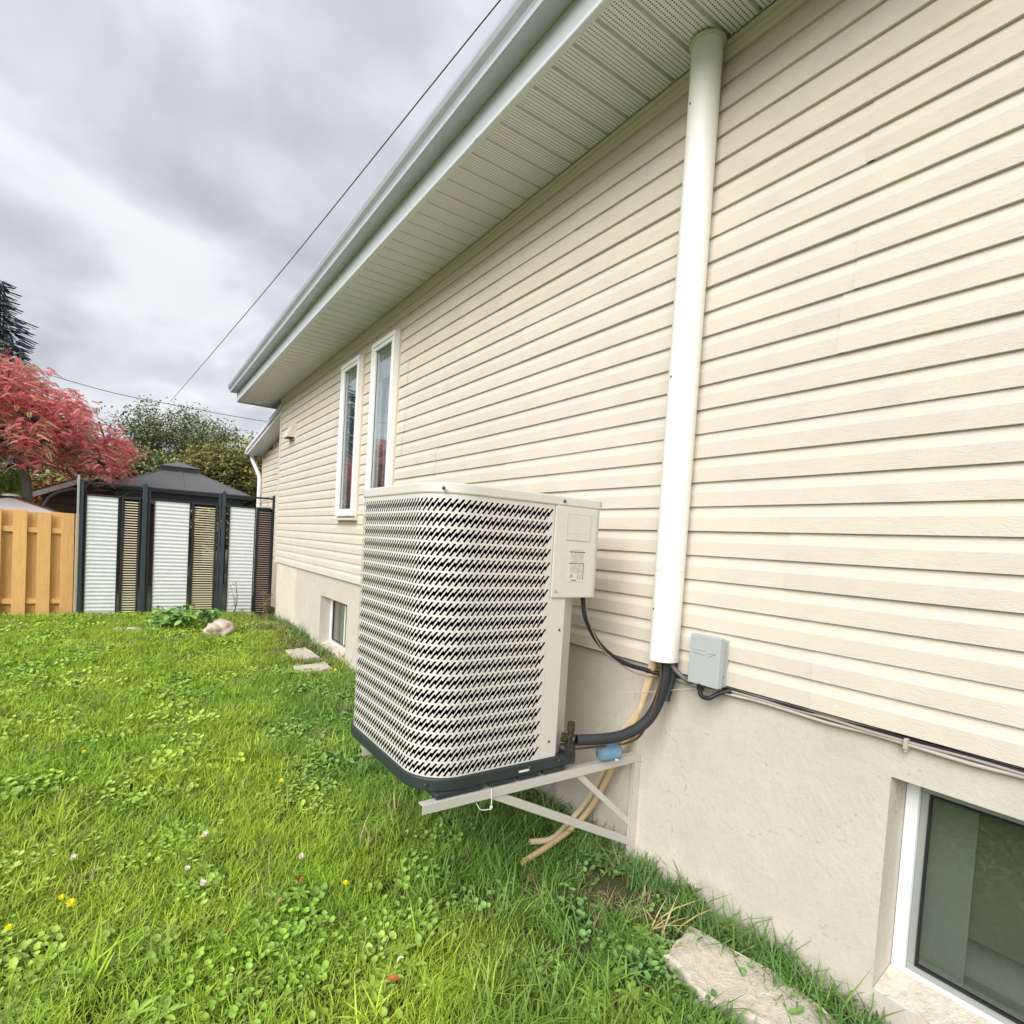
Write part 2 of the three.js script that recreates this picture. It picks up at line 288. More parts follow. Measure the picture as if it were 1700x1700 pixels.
  // basement windows in their recesses
  for (const [a, b, c, d] of bws) {
    const w = new THREE.Group(); w.name = 'basement_window'; w.userData.label = a > -2 ? 'large near basement window in a deep recess' : 'small far basement window in a deep recess'; house.add(w);
    const X = .155, ring = (x0, x1, i, o, r = .003) => [boxAt(x0, x1, c + i, c + o, a + i, b - i, r), boxAt(x0, x1, d - o, d - i, a + i, b - i, r), boxAt(x0, x1, c + o, d - o, a + i, a + o, r), boxAt(x0, x1, c + o, d - o, b - o, b - i, r)];
    part('frame', ring(X, X + .09, .001, .038, .004), mWhite, w);
    part('sash', ring(X + .018, X + .05, .0385, .062, .003), mat([.36, .38, .36], .4, { metalness: .3 }), w);
    part('gasket', ring(X + .012, X + .03, .0625, .068, .001), mDark, w);
    if (a < -2) part('mullion', boxAt(X + .02, X + .05, c + .062, d - .062, (a + b) / 2 - .02, (a + b) / 2 + .01, .003), mWhite, w);
    part('pane', boxAt(X + .022, X + .026, c + .066, d - .066, a + .066, b - .066, .0005), pmat([.84, .875, .85], .02, { transmission: 1, thickness: 0, ior: 1.52 }), w);
    part('sill', sweep([[.031, c - .06], [.031, c - .015], [.036, c + .004], [X - .001, c + .035], [X - .001, c - .06]].reverse(), a + .002, b - .002), mStone, w);
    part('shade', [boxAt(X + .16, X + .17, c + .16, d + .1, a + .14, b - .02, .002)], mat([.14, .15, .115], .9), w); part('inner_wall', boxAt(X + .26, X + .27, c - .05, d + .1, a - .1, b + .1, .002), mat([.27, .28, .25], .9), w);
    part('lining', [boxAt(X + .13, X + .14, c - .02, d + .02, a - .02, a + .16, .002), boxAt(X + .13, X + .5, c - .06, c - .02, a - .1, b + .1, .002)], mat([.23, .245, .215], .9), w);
  }
  // vent hood
  const vh = new THREE.Group(); vh.name = 'vent_hood'; vh.userData.label = 'small beige exhaust hood near the far corner'; house.add(vh);
  part('flange', boxAt(-.012, .012, 2.755, 2.985, -8.72, -8.38, .004), mTrim, vh);
  part('hood', sweep([[-.012, 2.965], [-.04, 2.96], [-.115, 2.80], [-.115, 2.785], [-.105, 2.785], [-.03, 2.94], [-.012, 2.945]].reverse(), -8.69, -8.41), mTrim, vh);
  for (const z of [-8.415, -8.695]) part('hood_cheek', sweep([[-.012, 2.96], [-.04, 2.955], [-.112, 2.79], [-.012, 2.79]].reverse(), z, z + .01), mTrim, vh);
  part('damper', boxAt(-.09, -.014, 2.80, 2.806, -8.68, -8.42, .001), mDark, vh);
}

// ---------------------------------------------------------------- rear extension behind the house corner
{
  const e = thing('rear_extension', 'low beige extension with a sloping roof edge behind the house corner', 'extension');
  const z0 = -12.25, z1 = ZF - .03, xw = .30, sl = .13, yw = 2.94;
  part('foundation_wall', boxAt(xw + .02, 3, -.3, B - .001, z0, z1, .002), mConc, e);
  const w = part('wall', sweep([[xw + .0165, B], [3, B], [3, yw], [xw + .0165, yw]], z0 + .002, z1), mCore, e);
  for (let k = 0; k < 23; k++) {
    const ya = B + k * C, za = Math.max(z0, z0 + (ya + .06 - yw) / sl); if (za > z1 - .05) break;
    part('siding_panel', sweep([[xw + .014, ya], [xw, ya], [xw, ya + .0565], [xw + .0055, ya + .074], [xw + .0145, ya + C]].reverse(), za, z1, false), k % 2 ? mSiding : mSidingB, w);
  }
  part('corner_post', boxAt(xw - .012, xw + .04, B - .01, yw, z0 - .012, z0 + .03, .003), mTrim, e);
  const skew = (pts, za = z0 - .12) => { const g = sweep(pts.map(p => p).reverse().reverse(), za, z1); const p = g.attributes.position; for (let i = 0; i < p.count; i++) p.setY(i, p.getY(i) + (p.getZ(i) - z0) * sl); g.computeVertexNormals(); return g; };
  part('roof', skew([[.025, yw + .085], [3, yw + .085], [3, yw + .1], [.025, yw + .1]]), mat([.1, .095, .09], .95), e);
  part('soffit', skew([[.04, yw + .0], [xw + .02, yw + .0], [xw + .02, yw + .012], [.04, yw + .012]]), mFascia, e);
  part('fascia', [skew([[.018, yw - .01], [.04, yw - .01], [.04, yw + .085], [.018, yw + .085]]), skew([[-.004, yw + .05], [.018, yw + .05], [.018, yw + .125], [-.004, yw + .125]])], mFascia, e);
  part('gutter', boxAt(-.005, 3, yw - .01, yw + .08, z0 - .24, z0 - .125, .01), mGutter, e);
  part('downspout', [tube([[.12, yw, z0 - .17], [.13, yw - .09, z0 - .165], [.21, yw - .34, z0 - .02], [.245, yw - .46, z0], [.248, yw - .62, z0 + .01]], .038, 30, 10), cyl([.248, yw - .6, z0 + .01], [.248, .1, z0 + .01], .038, .038, 10)], mWhite, e);
}

// ---------------------------------------------------------------- white line-set cover pipe
{
  const t = thing('cover_pipe', 'tall white plastic pipe running down the siding from the soffit', 'pipe');
  const x = -.066, z = -1.567, y0 = 1.012, y1 = 3.555;
  const sh = new THREE.Shape(); sh.absarc(0, 0, .062, 0, Math.PI * 2); const h = new THREE.Path(); h.absarc(0, 0, .057, 0, Math.PI * 2, true); sh.holes.push(h);
  part('pipe', new THREE.ExtrudeGeometry(sh, { depth: y1 - y0, bevelEnabled: false, curveSegments: 28 }).rotateX(-Math.PI / 2).translate(x, y0, z), mPVC, t);
  part('sealant', new THREE.TorusGeometry(.064, .010, 8, 24).rotateX(Math.PI / 2).scale(1, .8, 1).translate(x, 3.549, z), mat([.55, .55, .47], .7), t);
  for (const [yy, zz] of [[3.30, -1.585], [2.20, -1.583], [1.23, -1.59]]) { const dx = -Math.sqrt(.062 ** 2 - (zz - z) ** 2); part('screw', new THREE.SphereGeometry(.0055, 8, 6).translate(x + dx + .002, yy, zz), mDark, t); }
  part('pipe_joint', new THREE.CylinderGeometry(.0632, .0632, .004, 28, 1, true).translate(x, 1.395, z), mat([.72, .71, .67], .4), t);
}

// ---------------------------------------------------------------- heat pump on its brackets
const mBody = mat([.62, .598, .56], .42, { map: dtex(256, 256, (u, v) => { const k = 1 + .025 * tn(u, v, 2, 2, 6) - .05 * sstep(.45, .8, tn(u, v, 6, 9, 2)); return [k, k, k * .99]; }, true, 1.3, 1.3) });
const mPan = mat([.022, .032, .034], .5);
{
  const t = thing('heat_pump', 'cream outdoor heat pump with lightning-shaped vents, mounted on wall brackets', 'heat pump');
  const X0 = -1.09, Z0 = -1.745, Z1 = -2.585, XS = -.565, r = .16;
  // path of the vented wrap, u runs to the right (u = 0 at the seam), outward normal
  const LN = XS - X0 - r, LA = r * Math.PI / 2, LL = Z0 - Z1 - 2 * r, total = LN + LA + LL + LA + LN;
  const at = (u, off = 0) => { let s = -u; const q = (x, z, nx, nz) => [x + nx * off, z + nz * off, nx, nz];
    if (s <= LN) return q(XS - s, Z0, 0, 1); s -= LN;
    if (s <= LA) { const a = s / r; return q(X0 + r - Math.sin(a) * r, Z0 - r + Math.cos(a) * r, -Math.sin(a), Math.cos(a)); } s -= LA;
    if (s <= LL) return q(X0, Z0 - r - s, -1, 0); s -= LL;
    if (s <= LA) { const a = s / r; return q(X0 + r - Math.cos(a) * r, Z1 + r - Math.sin(a) * r, -Math.cos(a), -Math.sin(a)); } s -= LA;
    return q(X0 + r + s, Z1, 0, -1); };
  const bolt = [[1.02, 1], [.87, .985], [.555, .635], [.465, .735], [-.10, .055], [.085, -.005], [.415, .385], [.525, .275], [.745, .575], [1.085, .95]], bw = .0415, bh = .0475;
  const P = [], N = [], U = [];
  const pu = .0236, L = total, nb = Math.floor((L - .02) / pu) - 2;
  { // every vent sits in a slanted cell; all cells are alike, so one is triangulated and set out along the wrap
    const mid = [[-.28, 0], [.02, .26], [.12, .40], [.22, .56], [.37, .755], [.68, .985]], lo = -.0029 / bh, hi = .0029 / bh, rows = 19;
    const side = d => [[-.28 + .7 * lo, lo], ...mid, [.69 + .7 * hi, 1 + hi]].map(([a, v]) => new THREE.Vector2(a * bw + d, v * bh));
    const cell = [...side(0), ...side(pu).reverse()], hole = bolt.map(([a, v]) => new THREE.Vector2(a * bw, v * bh));
    // points run clockwise or not: earcut does not mind
    const tri = THREE.ShapeUtils.triangulateShape(cell, [hole]), all = [...cell, ...hole];
    const emit = (list, f, u0, y0) => { for (const t of f) for (const i of t) { const p = list[i], u = p.x + u0, [x, z, nx, nz] = at(Math.min(0, u)); P.push(x, p.y + y0, z); N.push(nx, 0, nz); U.push(u, p.y + y0); } };
    const uR = -.011 - bw;
    for (let k = 0; k < rows; k++) {
      const y0 = 1.616 - .0533 * k - bh; let i = 0, u0 = uR;
      for (; u0 > -L + .03; i++, u0 -= pu) emit(all, tri, u0, y0);
      const sl = side(u0 + pu), sr = side(uR + pu);
      const endL = [new THREE.Vector2(-L, sl[0].y), ...sl, new THREE.Vector2(-L, sl[sl.length - 1].y)], endR = [...sr, new THREE.Vector2(0, sr[sr.length - 1].y), new THREE.Vector2(0, sr[0].y)];
      for (const e of [endL, endR]) emit(e, THREE.ShapeUtils.triangulateShape(e, []), 0, y0);
    }
    const strip = (ya, yb) => { const n = Math.round(L / .02); for (let i = 0; i < n; i++) { const a = -L + L * i / n, b = -L + L * (i + 1) / n; emit([new THREE.Vector2(a, ya), new THREE.Vector2(b, ya), new THREE.Vector2(b, yb), new THREE.Vector2(a, yb)], [[0, 1, 2], [0, 2, 3]], 0, 0); } };
    strip(1.616 + .0029, 1.636); strip(.598, 1.616 - .0533 * 18 - bh - .0029);
  }
  part('vent_guard', geom(P, N, U), mBody, t, 'cream sheet-metal wrap with rows of lightning-shaped vents');
  { // coil behind the guard
    const p = [], n = []; const S = 240; for (let i = 0; i < S; i++) { const a = at(-L * i / S, -.009), b = at(-L * (i + 1) / S, -.009); for (const [q, y] of [[a, .605], [b, .605], [b, 1.63], [a, .605], [b, 1.63], [a, 1.63]]) { p.push(q[0], y, q[1]); n.push(q[2], 0, q[3]); } }
    const uv = []; for (let i = 0; i < p.length; i += 3) uv.push(p[i] + p[i + 2], p[i + 1]);
    part('coil', geom(p, n, uv), mat([.03, .029, .028], .6, { metalness: .2, bumpMap: dtex(64, 64, (u, v) => .5 + .5 * Math.sin(u * 40) * .6 + .4 * Math.sin(v * 25), false, 14, 14), bumpScale: .002 }), t);
  }
  const rr = (x0, x1, z0, z1, rl, rn, off, cut = 0) => { // plan outline, z0 near (larger), returned as a shape in (x, -z)
    x0 -= off; x1 += off; z0 += off; z1 -= off; rl += off; const s = new THREE.Shape();
    s.moveTo(x0 + rl, -z0); s.lineTo(x1 - rn, -z0); s.quadraticCurveTo(x1, -z0, x1, -z0 + rn); s.lineTo(x1, -z1 - rn); s.quadraticCurveTo(x1, -z1, x1 - rn, -z1); s.lineTo(x0 + rl, -z1);
    s.absarc(x0 + rl, -z1 - rl, rl, Math.PI / 2, Math.PI, false); s.lineTo(x0, -z0 + rl); s.absarc(x0 + rl, -z0 + rl, rl, Math.PI, Math.PI * 1.5, false); return s; };
  const slab = (s, y0, y1, bev) => { const g = new THREE.ExtrudeGeometry(s, { depth: y1 - y0 - 2 * bev, bevelEnabled: bev > 0, bevelThickness: bev, bevelSize: bev, bevelOffset: -bev, bevelSegments: 2, curveSegments: 14 }); return g.rotateX(-Math.PI / 2).translate(0, y0 + bev, 0); };
  part('top_cover', [slab(rr(X0, -.30, Z0, Z1, r, .05, .006), 1.633, 1.672, .006), slab(rr(X0 + .09, -.36, Z0 - .08, Z1 + .08, r, .05, 0), 1.666, 1.681, .006)], mBody, t);
  // the corner panel right of the seam, the bevelled side and the far side
  part('corner_panel', [boxAt(XS + .0015, -.482, .599, 1.262, Z0 - .012, Z0, .002)], mBody, t);
  part('side_panel', sweep([[-.482, 0], [-.375, .075], [-.375, .80], [-.48, .83], [XS, .83], [XS, .82], [-.39, .79], [-.39, .08], [-.49, .012]], .599, 1.634).applyMatrix4(new THREE.Matrix4().makeBasis(V(1, 0, 0), V(0, 0, -1), V(0, 1, 0))).translate(0, 0, Z0 - .004), mBody, t);
  // control box, right corner rounded
  { const s = new THREE.Shape(); const zf = Z0 + .008; s.moveTo(XS + .003, -zf); s.lineTo(-.355, -zf); s.quadraticCurveTo(-.308, -zf, -.308, -zf + .05); s.lineTo(-.308, -zf + .14); s.lineTo(XS + .003, -zf + .14); s.closePath();
    const cb = part('control_box', slab(s, 1.262, 1.632, .003), mBody, t, 'flat cream control cover with two labels');
    const lab1 = dtex(160, 192, (u, v) => { const k = 1 + .07 * n2(u * 9, v * 11) + .05 * n2(u * 40, v * 40); let c = [.62 * k, .58 * k, .555 * k]; const e = Math.min(u, 1 - u, v, 1 - v); if (e < .018) c = [.36, .33, .31]; if (Math.abs(v - .26) < .008 || (v < .26 && Math.abs(u - .47) < .007)) c = mixc(c, [.42, .39, .38], .8); if (Math.abs(u - .34) < .008 && v > .36) c = mixc(c, [.5, .47, .46], .6); const sp = n2(u * 22 + 5, v * 22); if (sp > .72 && e < .2) c = mixc(c, [.3, .27, .25], .6); return c; }, true);
    const quad = (x0, x1, y0, y1, z, m, nm, par, lb) => part(nm, (() => { const g = new THREE.BoxGeometry(x1 - x0, y1 - y0, .0012); return g.translate((x0 + x1) / 2, (y0 + y1) / 2, z); })(), m, par, lb);
    quad(-.505, -.375, 1.495, 1.603, zf + .0006, mat([1, 1, 1], .7, { map: lab1 }), 'faded_label', cb, 'faded, blank-looking sticker');
    const rl = mulberry(5), rows = []; for (let i = 0; i < 40; i++) rows.push(Array.from({ length: 46 }, () => rl()));
    const lab2 = dtex(184, 320, (u, v) => { // fine print too small to read: grey bars where the photograph shows bars
      const y = 1 - v; let c = [.62, .62, .56]; const bar_ = (a, b) => y > a && y < b;
      if (bar_(.085, .118)) return [.09, .095, .085]; if (bar_(.435, .462) && u < .95) return [.08, .085, .075]; if (u > .905 && u < .955 && y > .42 && y < .93) return [.14, .14, .12];
      const r_ = Math.floor(y * 40), q = Math.floor(u * 46), w = (y * 40) % 1;
      const dense = (y > .03 && y < .08) || (y > .13 && y < .43) || (y > .48 && y < .74) || (y > .76 && y < .93 && u > .52);
      if (dense && w > .25 && w < .8 && rows[r_]?.[q] > .42 && u > .06 && u < .9) c = [.2, .2, .17];
      if (y > .77 && y < .88 && Math.abs(Math.hypot((u - .2) * .57, y - .825) - .038) < .012) c = [.12, .12, .1];
      if (y > .94 && y < .975 && u > .2 && u < .52) c = [.12, .12, .1]; return c; }, true);
    quad(-.484, -.398, 1.328, 1.463, zf + .0006, mat([1, 1, 1], .6, { map: lab2 }), 'rating_label', cb, 'white rating label of fine grey print');
    part('screw', new THREE.CylinderGeometry(.0065, .0065, .004, 12).rotateX(Math.PI / 2).translate(-.545, 1.29, zf + .0015), mat([.5, .48, .42], .35, { metalness: .7 }), cb);
  }
  // base pan: rim, and feet that rest on the arms
  const pan = part('base_pan', slab(rr(X0, -.375, Z0, Z1, r, .03, .010), .556, .604, .006), mPan, t);
  for (const [a, b] of [[-1.03, -.83], [-.80, -.68], [-.665, -.56], [-.54, -.42]]) for (const z of [Z0 - .075, Z1 + .075]) part('foot', boxAt(a, b, .5325, .5565, z - .078, z + .078, .008), mPan, pan);
  part('sticker_scrap', boxAt(-.672, -.622, .571, .579, Z0 + .0095, Z0 + .0108, .0004), mat([.75, .74, .7], .7), pan);
  const sc = [[-1.04, 1.645], [-.524, 1.647]]; for (const [x, y] of sc) { const [sx, sz] = x < -1 ? [-1.052, -1.771] : [x, Z0 + .006]; part('screw', new THREE.SphereGeometry(.007, 8, 6).translate(sx, y + .004, sz + .0), mat([.10, .045, .03], .6), t); }
  for (const [x, y] of [[-.505, 1.13], [-.522, .67]]) part('screw', new THREE.SphereGeometry(.006, 8, 6).scale(1, 1, .5).translate(x, y, Z0 + .001), mat([.13, .08, .05], .5), t);
  for (const [x, z] of [[-1.058, -1.772], [-.62, Z0 + .011], [-.47, Z0 + .011]]) part('screw', new THREE.SphereGeometry(.006, 8, 6).translate(x, .585, z), mat([.06, .04, .03], .6), pan);
  // service valves at the bottom right
  const mBrass = mat([.05, .045, .04], .5, { metalness: .5 });
  const v = new THREE.Group(); v.name = 'service_valve'; t.add(v);
  part('valve_body', [cyl([-.435, .625, -1.77], [-.41, .625, -1.72], .018), cyl([-.43, .668, -1.77], [-.40, .668, -1.715], .020), cyl([-.418, .64, -1.73], [-.418, .72, -1.73], .013), boxAt(-.438, -.396, .60, .69, -1.75, -1.715, .008)], mBrass, v);
  part('valve_cap', [cyl([-.418, .705, -1.73], [-.418, .742, -1.73], .0165, .0165, 6), cyl([-.45, .675, -1.735], [-.415, .675, -1.735], .014, .014, 6)], mat([.06, .045, .02], .5, { metalness: .4 }), v);
}

// two wall brackets
function bracket() {
  const g = new THREE.Group(); scene.add(g);
  const ang = (a, b) => [a, b];
  const arm = [boxAt(-1.085, .028, .497, .5315, -.004, 0, .001), boxAt(-1.085, .028, .527, .5312, -.036, -.0045, .001)];
  part('arm', arm, mAlu, g);
  part('post', [boxAt(-.008, .0285, -.06, .496, -.004, 0, .001), boxAt(.0245, .0288, -.06, .496, -.046, -.0045, .001), boxAt(-.012, -.0085, -.06, .496, -.016, -.0045, .0005)], mAlu, g);
  part('long_brace', [bar([-.80, .513, -.007], [-.004, .12, -.007], .004, .034), bar([-.80, .528, -.022], [-.004, .135, -.022], .024, .003, .0008)], mAlu, g);
  part('short_brace', [bar([-.362, .512, -.012], [-.004, .205, -.012], .004, .026), bar([-.355, .523, -.024], [-.002, .219, -.024], .02, .003, .0008)], mAlu, g);
  for (const y of [.46, .34, .02]) part('bolt', new THREE.CylinderGeometry(.009, .009, .012, 6).rotateZ(Math.PI / 2).translate(.019, y, -.028), mat([.06, .05, .045], .6), g);
  return g;
}
{
  const a = bracket(); a.name = numbered('wall_bracket'); a.position.set(0, 0, -1.733); tag(a, 'near white angle-iron wall bracket under the heat pump, by the foundation pipes', 'bracket', 'wall brackets carrying the heat pump');
  const b = a.clone(); b.name = numbered('wall_bracket'); scene.add(b); b.position.set(0, 0, -2.335); b.userData.label = 'far white wall bracket mostly hidden behind the heat pump';
  const tie = top('cable_tie', [tube([[-.80, .537, -1.731], [-.797, .515, -1.7305], [-.795, .475, -1.732], [-.79, .462, -1.74]], .0022, 12, 6), tube([[-.795, .455, -1.732], [-.84, .462, -1.733], [-.86, .49, -1.738]], .002, 12, 6), boxAt(-.798, -.788, .456, .466, -1.739, -1.731, .002)], mat([.7, .7, .66], .5), 'white plastic cable tie hanging from the near bracket arm', 'cable tie');
}

// ---------------------------------------------------------------- pipes and cables
{
  const mTan = mat([.62, .46, .25], .5), mTan2 = mat([.62, .52, .36], .55);
  const hose = (dx, dz, end, m, label) => {
    const p = [[-.055 + dx * .3, 1.03, -1.592 - dx], [-.035, .988, -1.635 - dx * .6], [-.03, .867, -1.673 - dx * .4], [-.028, .746, -1.716], [-.028, .601, -1.777 - dz], [-.028, .396, -1.867 - dz], [-.03, .21, -1.962 - dz], [-.085, .10, -2.01 - dz], [-.24, .065, -1.985 - dz * .6], end];
    top('drain_hose', tube(p, .0145, 70, 10), m, label, 'hose', 'tan drain hoses');
  };
  hose(0, 0, [-.47, .05, -1.935], mTan, 'longer tan drain hose ending in the grass under the bracket');
  hose(.024, .045, [-.36, .07, -2.03], mTan2, 'paler tan drain hose running beside the longer one to the grass');
  // insulated line
  top('insulated_pipe', [tube([[-.064, 1.06, -1.552], [-.06, 1.008, -1.553], [-.06, .925, -1.556], [-.07, .82, -1.577], [-.11, .735, -1.604], [-.2, .684, -1.638], [-.3, .672, -1.668], [-.40, .668, -1.712]], .0235, 60, 12)], mRubber, 'thick black insulated pipe curving from the white pipe to the heat pump', 'pipe');
  top('wire_sleeve', tube([[-.045, 1.06, -1.53], [-.04, .99, -1.53], [-.035, .93, -1.54], [-.05, .84, -1.55]], .016, 20, 8), mRubber, 'short black sleeve behind the insulated pipe under the white pipe', 'cable sleeve');
  top('copper_pipe', [tube([[-.09, 1.02, -1.56], [-.087, .93, -1.558], [-.095, .83, -1.57], [-.11, .74, -1.59], [-.125, .67, -1.62], [-.155, .632, -1.665], [-.178, .622, -1.69]], .0055, 40, 8), tube([[-.228, .618, -1.708], [-.3, .622, -1.713], [-.40, .628, -1.72]], .0055, 16, 8)], mat([.17, .095, .06], .4, { metalness: .6 }), 'thin dark copper pipe joined to the blue canister', 'pipe');
  const d = thing('filter_drier', 'small worn blue canister resting on the bracket arm', 'canister');
  const mBlue = mat([1, 1, 1], .55, { map: dtex(128, 128, (u, v) => mixc([.10, .27, .50], [.30, .31, .16], clamp(.35 + .9 * tn(u, v, 2, 2, 3) * .6 + .25 * tn(u, v, 9, 9, 5))), true) });
  const lathe = new THREE.LatheGeometry([[.006, -.058], [.02, -.056], [.034, -.044], [.0385, -.038], [.0385, .038], [.034, .044], [.02, .056], [.006, .058]].map(p => new THREE.Vector2(...p)), 20);
  const dq = new THREE.Quaternion().setFromUnitVectors(V(0, 1, 0), V(.055, .004, .02).normalize());
  part('canister', lathe.applyQuaternion(dq).translate(-.203, .578 + .008, -1.712), mBlue, d);
  part('label_scrap', boxAt(-.20, -.178, .556, .572, -1.6765, -1.6745, .0006), mat([.72, .73, .72], .6), d, 'torn white label scrap');
  // whip from the control box
  top('power_cable', tube([[-.36, 1.27, -1.775], [-.357, 1.245, -1.775], [-.335, 1.16, -1.77], [-.25, 1.051, -1.765], [-.15, .977, -1.725], [-.05, .945, -1.66], [-.02, .937, -1.60], [-.01, .94, -1.55]], .0105, 50, 8), mDark, 'black cable sagging from the control box to the wall', 'cable');
  top('thin_wire', tube([[-.352, 1.245, -1.768], [-.325, 1.15, -1.762], [-.245, 1.035, -1.755], [-.15, .96, -1.715], [-.08, .925, -1.67], [-.03, .928, -1.62]], .003, 40, 6), mat([.3, .2, .18], .5), 'thin reddish wire sagging beside the black cable', 'wire');
  // bundle along the bottom edge of the siding
  const run = (r, dy, dx, seed, m, label, z0 = -1.56, z1 = 2.4) => { const q = mulberry(seed), p = []; for (let z = z0; z <= z1; z += .13) p.push([.008 + dx + (q() - .5) * .006, .942 + dy + (q() - .5) * .011, z]); return top('cable', tube(p, r, 160, 6), m, label, 'cable', 'cables along the siding edge'); };
  run(.0062, .002, .004, 3, mDark, 'thick black cable along the bottom edge of the siding');
  run(.0068, -.015, .002, 4, mat([.46, .42, .37], .6), 'grey cable lowest of those along the siding edge');
  run(.0052, -.005, .0, 9, mat([.34, .31, .28], .6), 'brownish grey cable between the black and the grey ones', -1.3);
  top('loop_cable', tube([[-.075, 1.03, -1.528], [-.055, .99, -1.52], [-.04, .955, -1.48], [-.04, .945, -1.44], [-.045, .965, -1.41]], .010, 24, 8), mat([.11, .11, .10], .5), 'dark grey cable looping from the white pipe into the grey box', 'cable');
  const cl = thing('cable_clip', 'small beige clip holding the cables under the siding', 'clip'); part('band', [boxAt(-.008, .02, .916, .950, -.686, -.674, .003), boxAt(-.004, .026, .906, .918, -.684, -.676, .003)], mat([.44, .40, .34], .5), cl);
  const spider = top('loose_string', tube([[-.03, .80, -1.83], [-.05, .86, -1.62], [-.03, .925, -1.4], [-.015, .935, -1.2]], .0009, 40, 4), mat([.75, .72, .68], .6), 'fine pale string stretched across the black pipe', 'string');
}
// disconnect box
{
  const t = thing('electrical_box', 'grey metal electrical box with an embossed arrow, on the siding edge', 'electrical box');
  const m = mat([.40, .435, .425], .5, { map: dtex(128, 128, (u, v) => { const k = 1 + .03 * tn(u, v, 3, 3, 5) + .02 * tn(u, v, 12, 12, 4); return [k, k, k]; }, true) });
  part('case', boxAt(-.055, .012, .951, 1.138, -1.418, -1.305, .004), m, t);
  const c = part('cover', boxAt(-.082, -.050, .955, 1.153, -1.426, -1.286, .004), m, t);
  const e = -.0835; const A = (y0, z0, y1, z1, w = .004) => bar([e + .001, y0, z0], [e + .001, y1, z1], w, .0026, .0008);
  part('embossed_arrow', [A(1.086, -1.345, 1.091, -1.303), A(1.091, -1.303, 1.072, -1.336), A(1.101, -1.318, 1.091, -1.303), A(1.082, -1.408, 1.078, -1.35), A(1.094, -1.412, 1.094, -1.352), A(1.094, -1.40, 1.083, -1.395), A(1.093, -1.385, 1.082, -1.382), A(1.092, -1.37, 1.081, -1.366)], m, c, 'raised arrow pointing right');
  part('hasp', [boxAt(-.088, -.075, .950, .960, -1.372, -1.362, .002), boxAt(-.088, -.075, .949, .958, -1.352, -1.344, .002)], mDark, c);
  part('knockout', [new THREE.TorusGeometry(.016, .0014, 6, 20).translate(-.030, .985, -1.304), new THREE.TorusGeometry(.008, .0014, 6, 14).translate(-.030, 1.095, -1.304)], m, t);
  part('cable_gland', [cyl([-.045, .955, -1.385], [-.05, .925, -1.385], .016, .014, 8), tube([[-.05, .93, -1.385], [-.06, .908, -1.37], [-.058, .908, -1.335], [-.035, .93, -1.31], [0, .945, -1.28]], .009, 24, 8)], mDark, t);
}

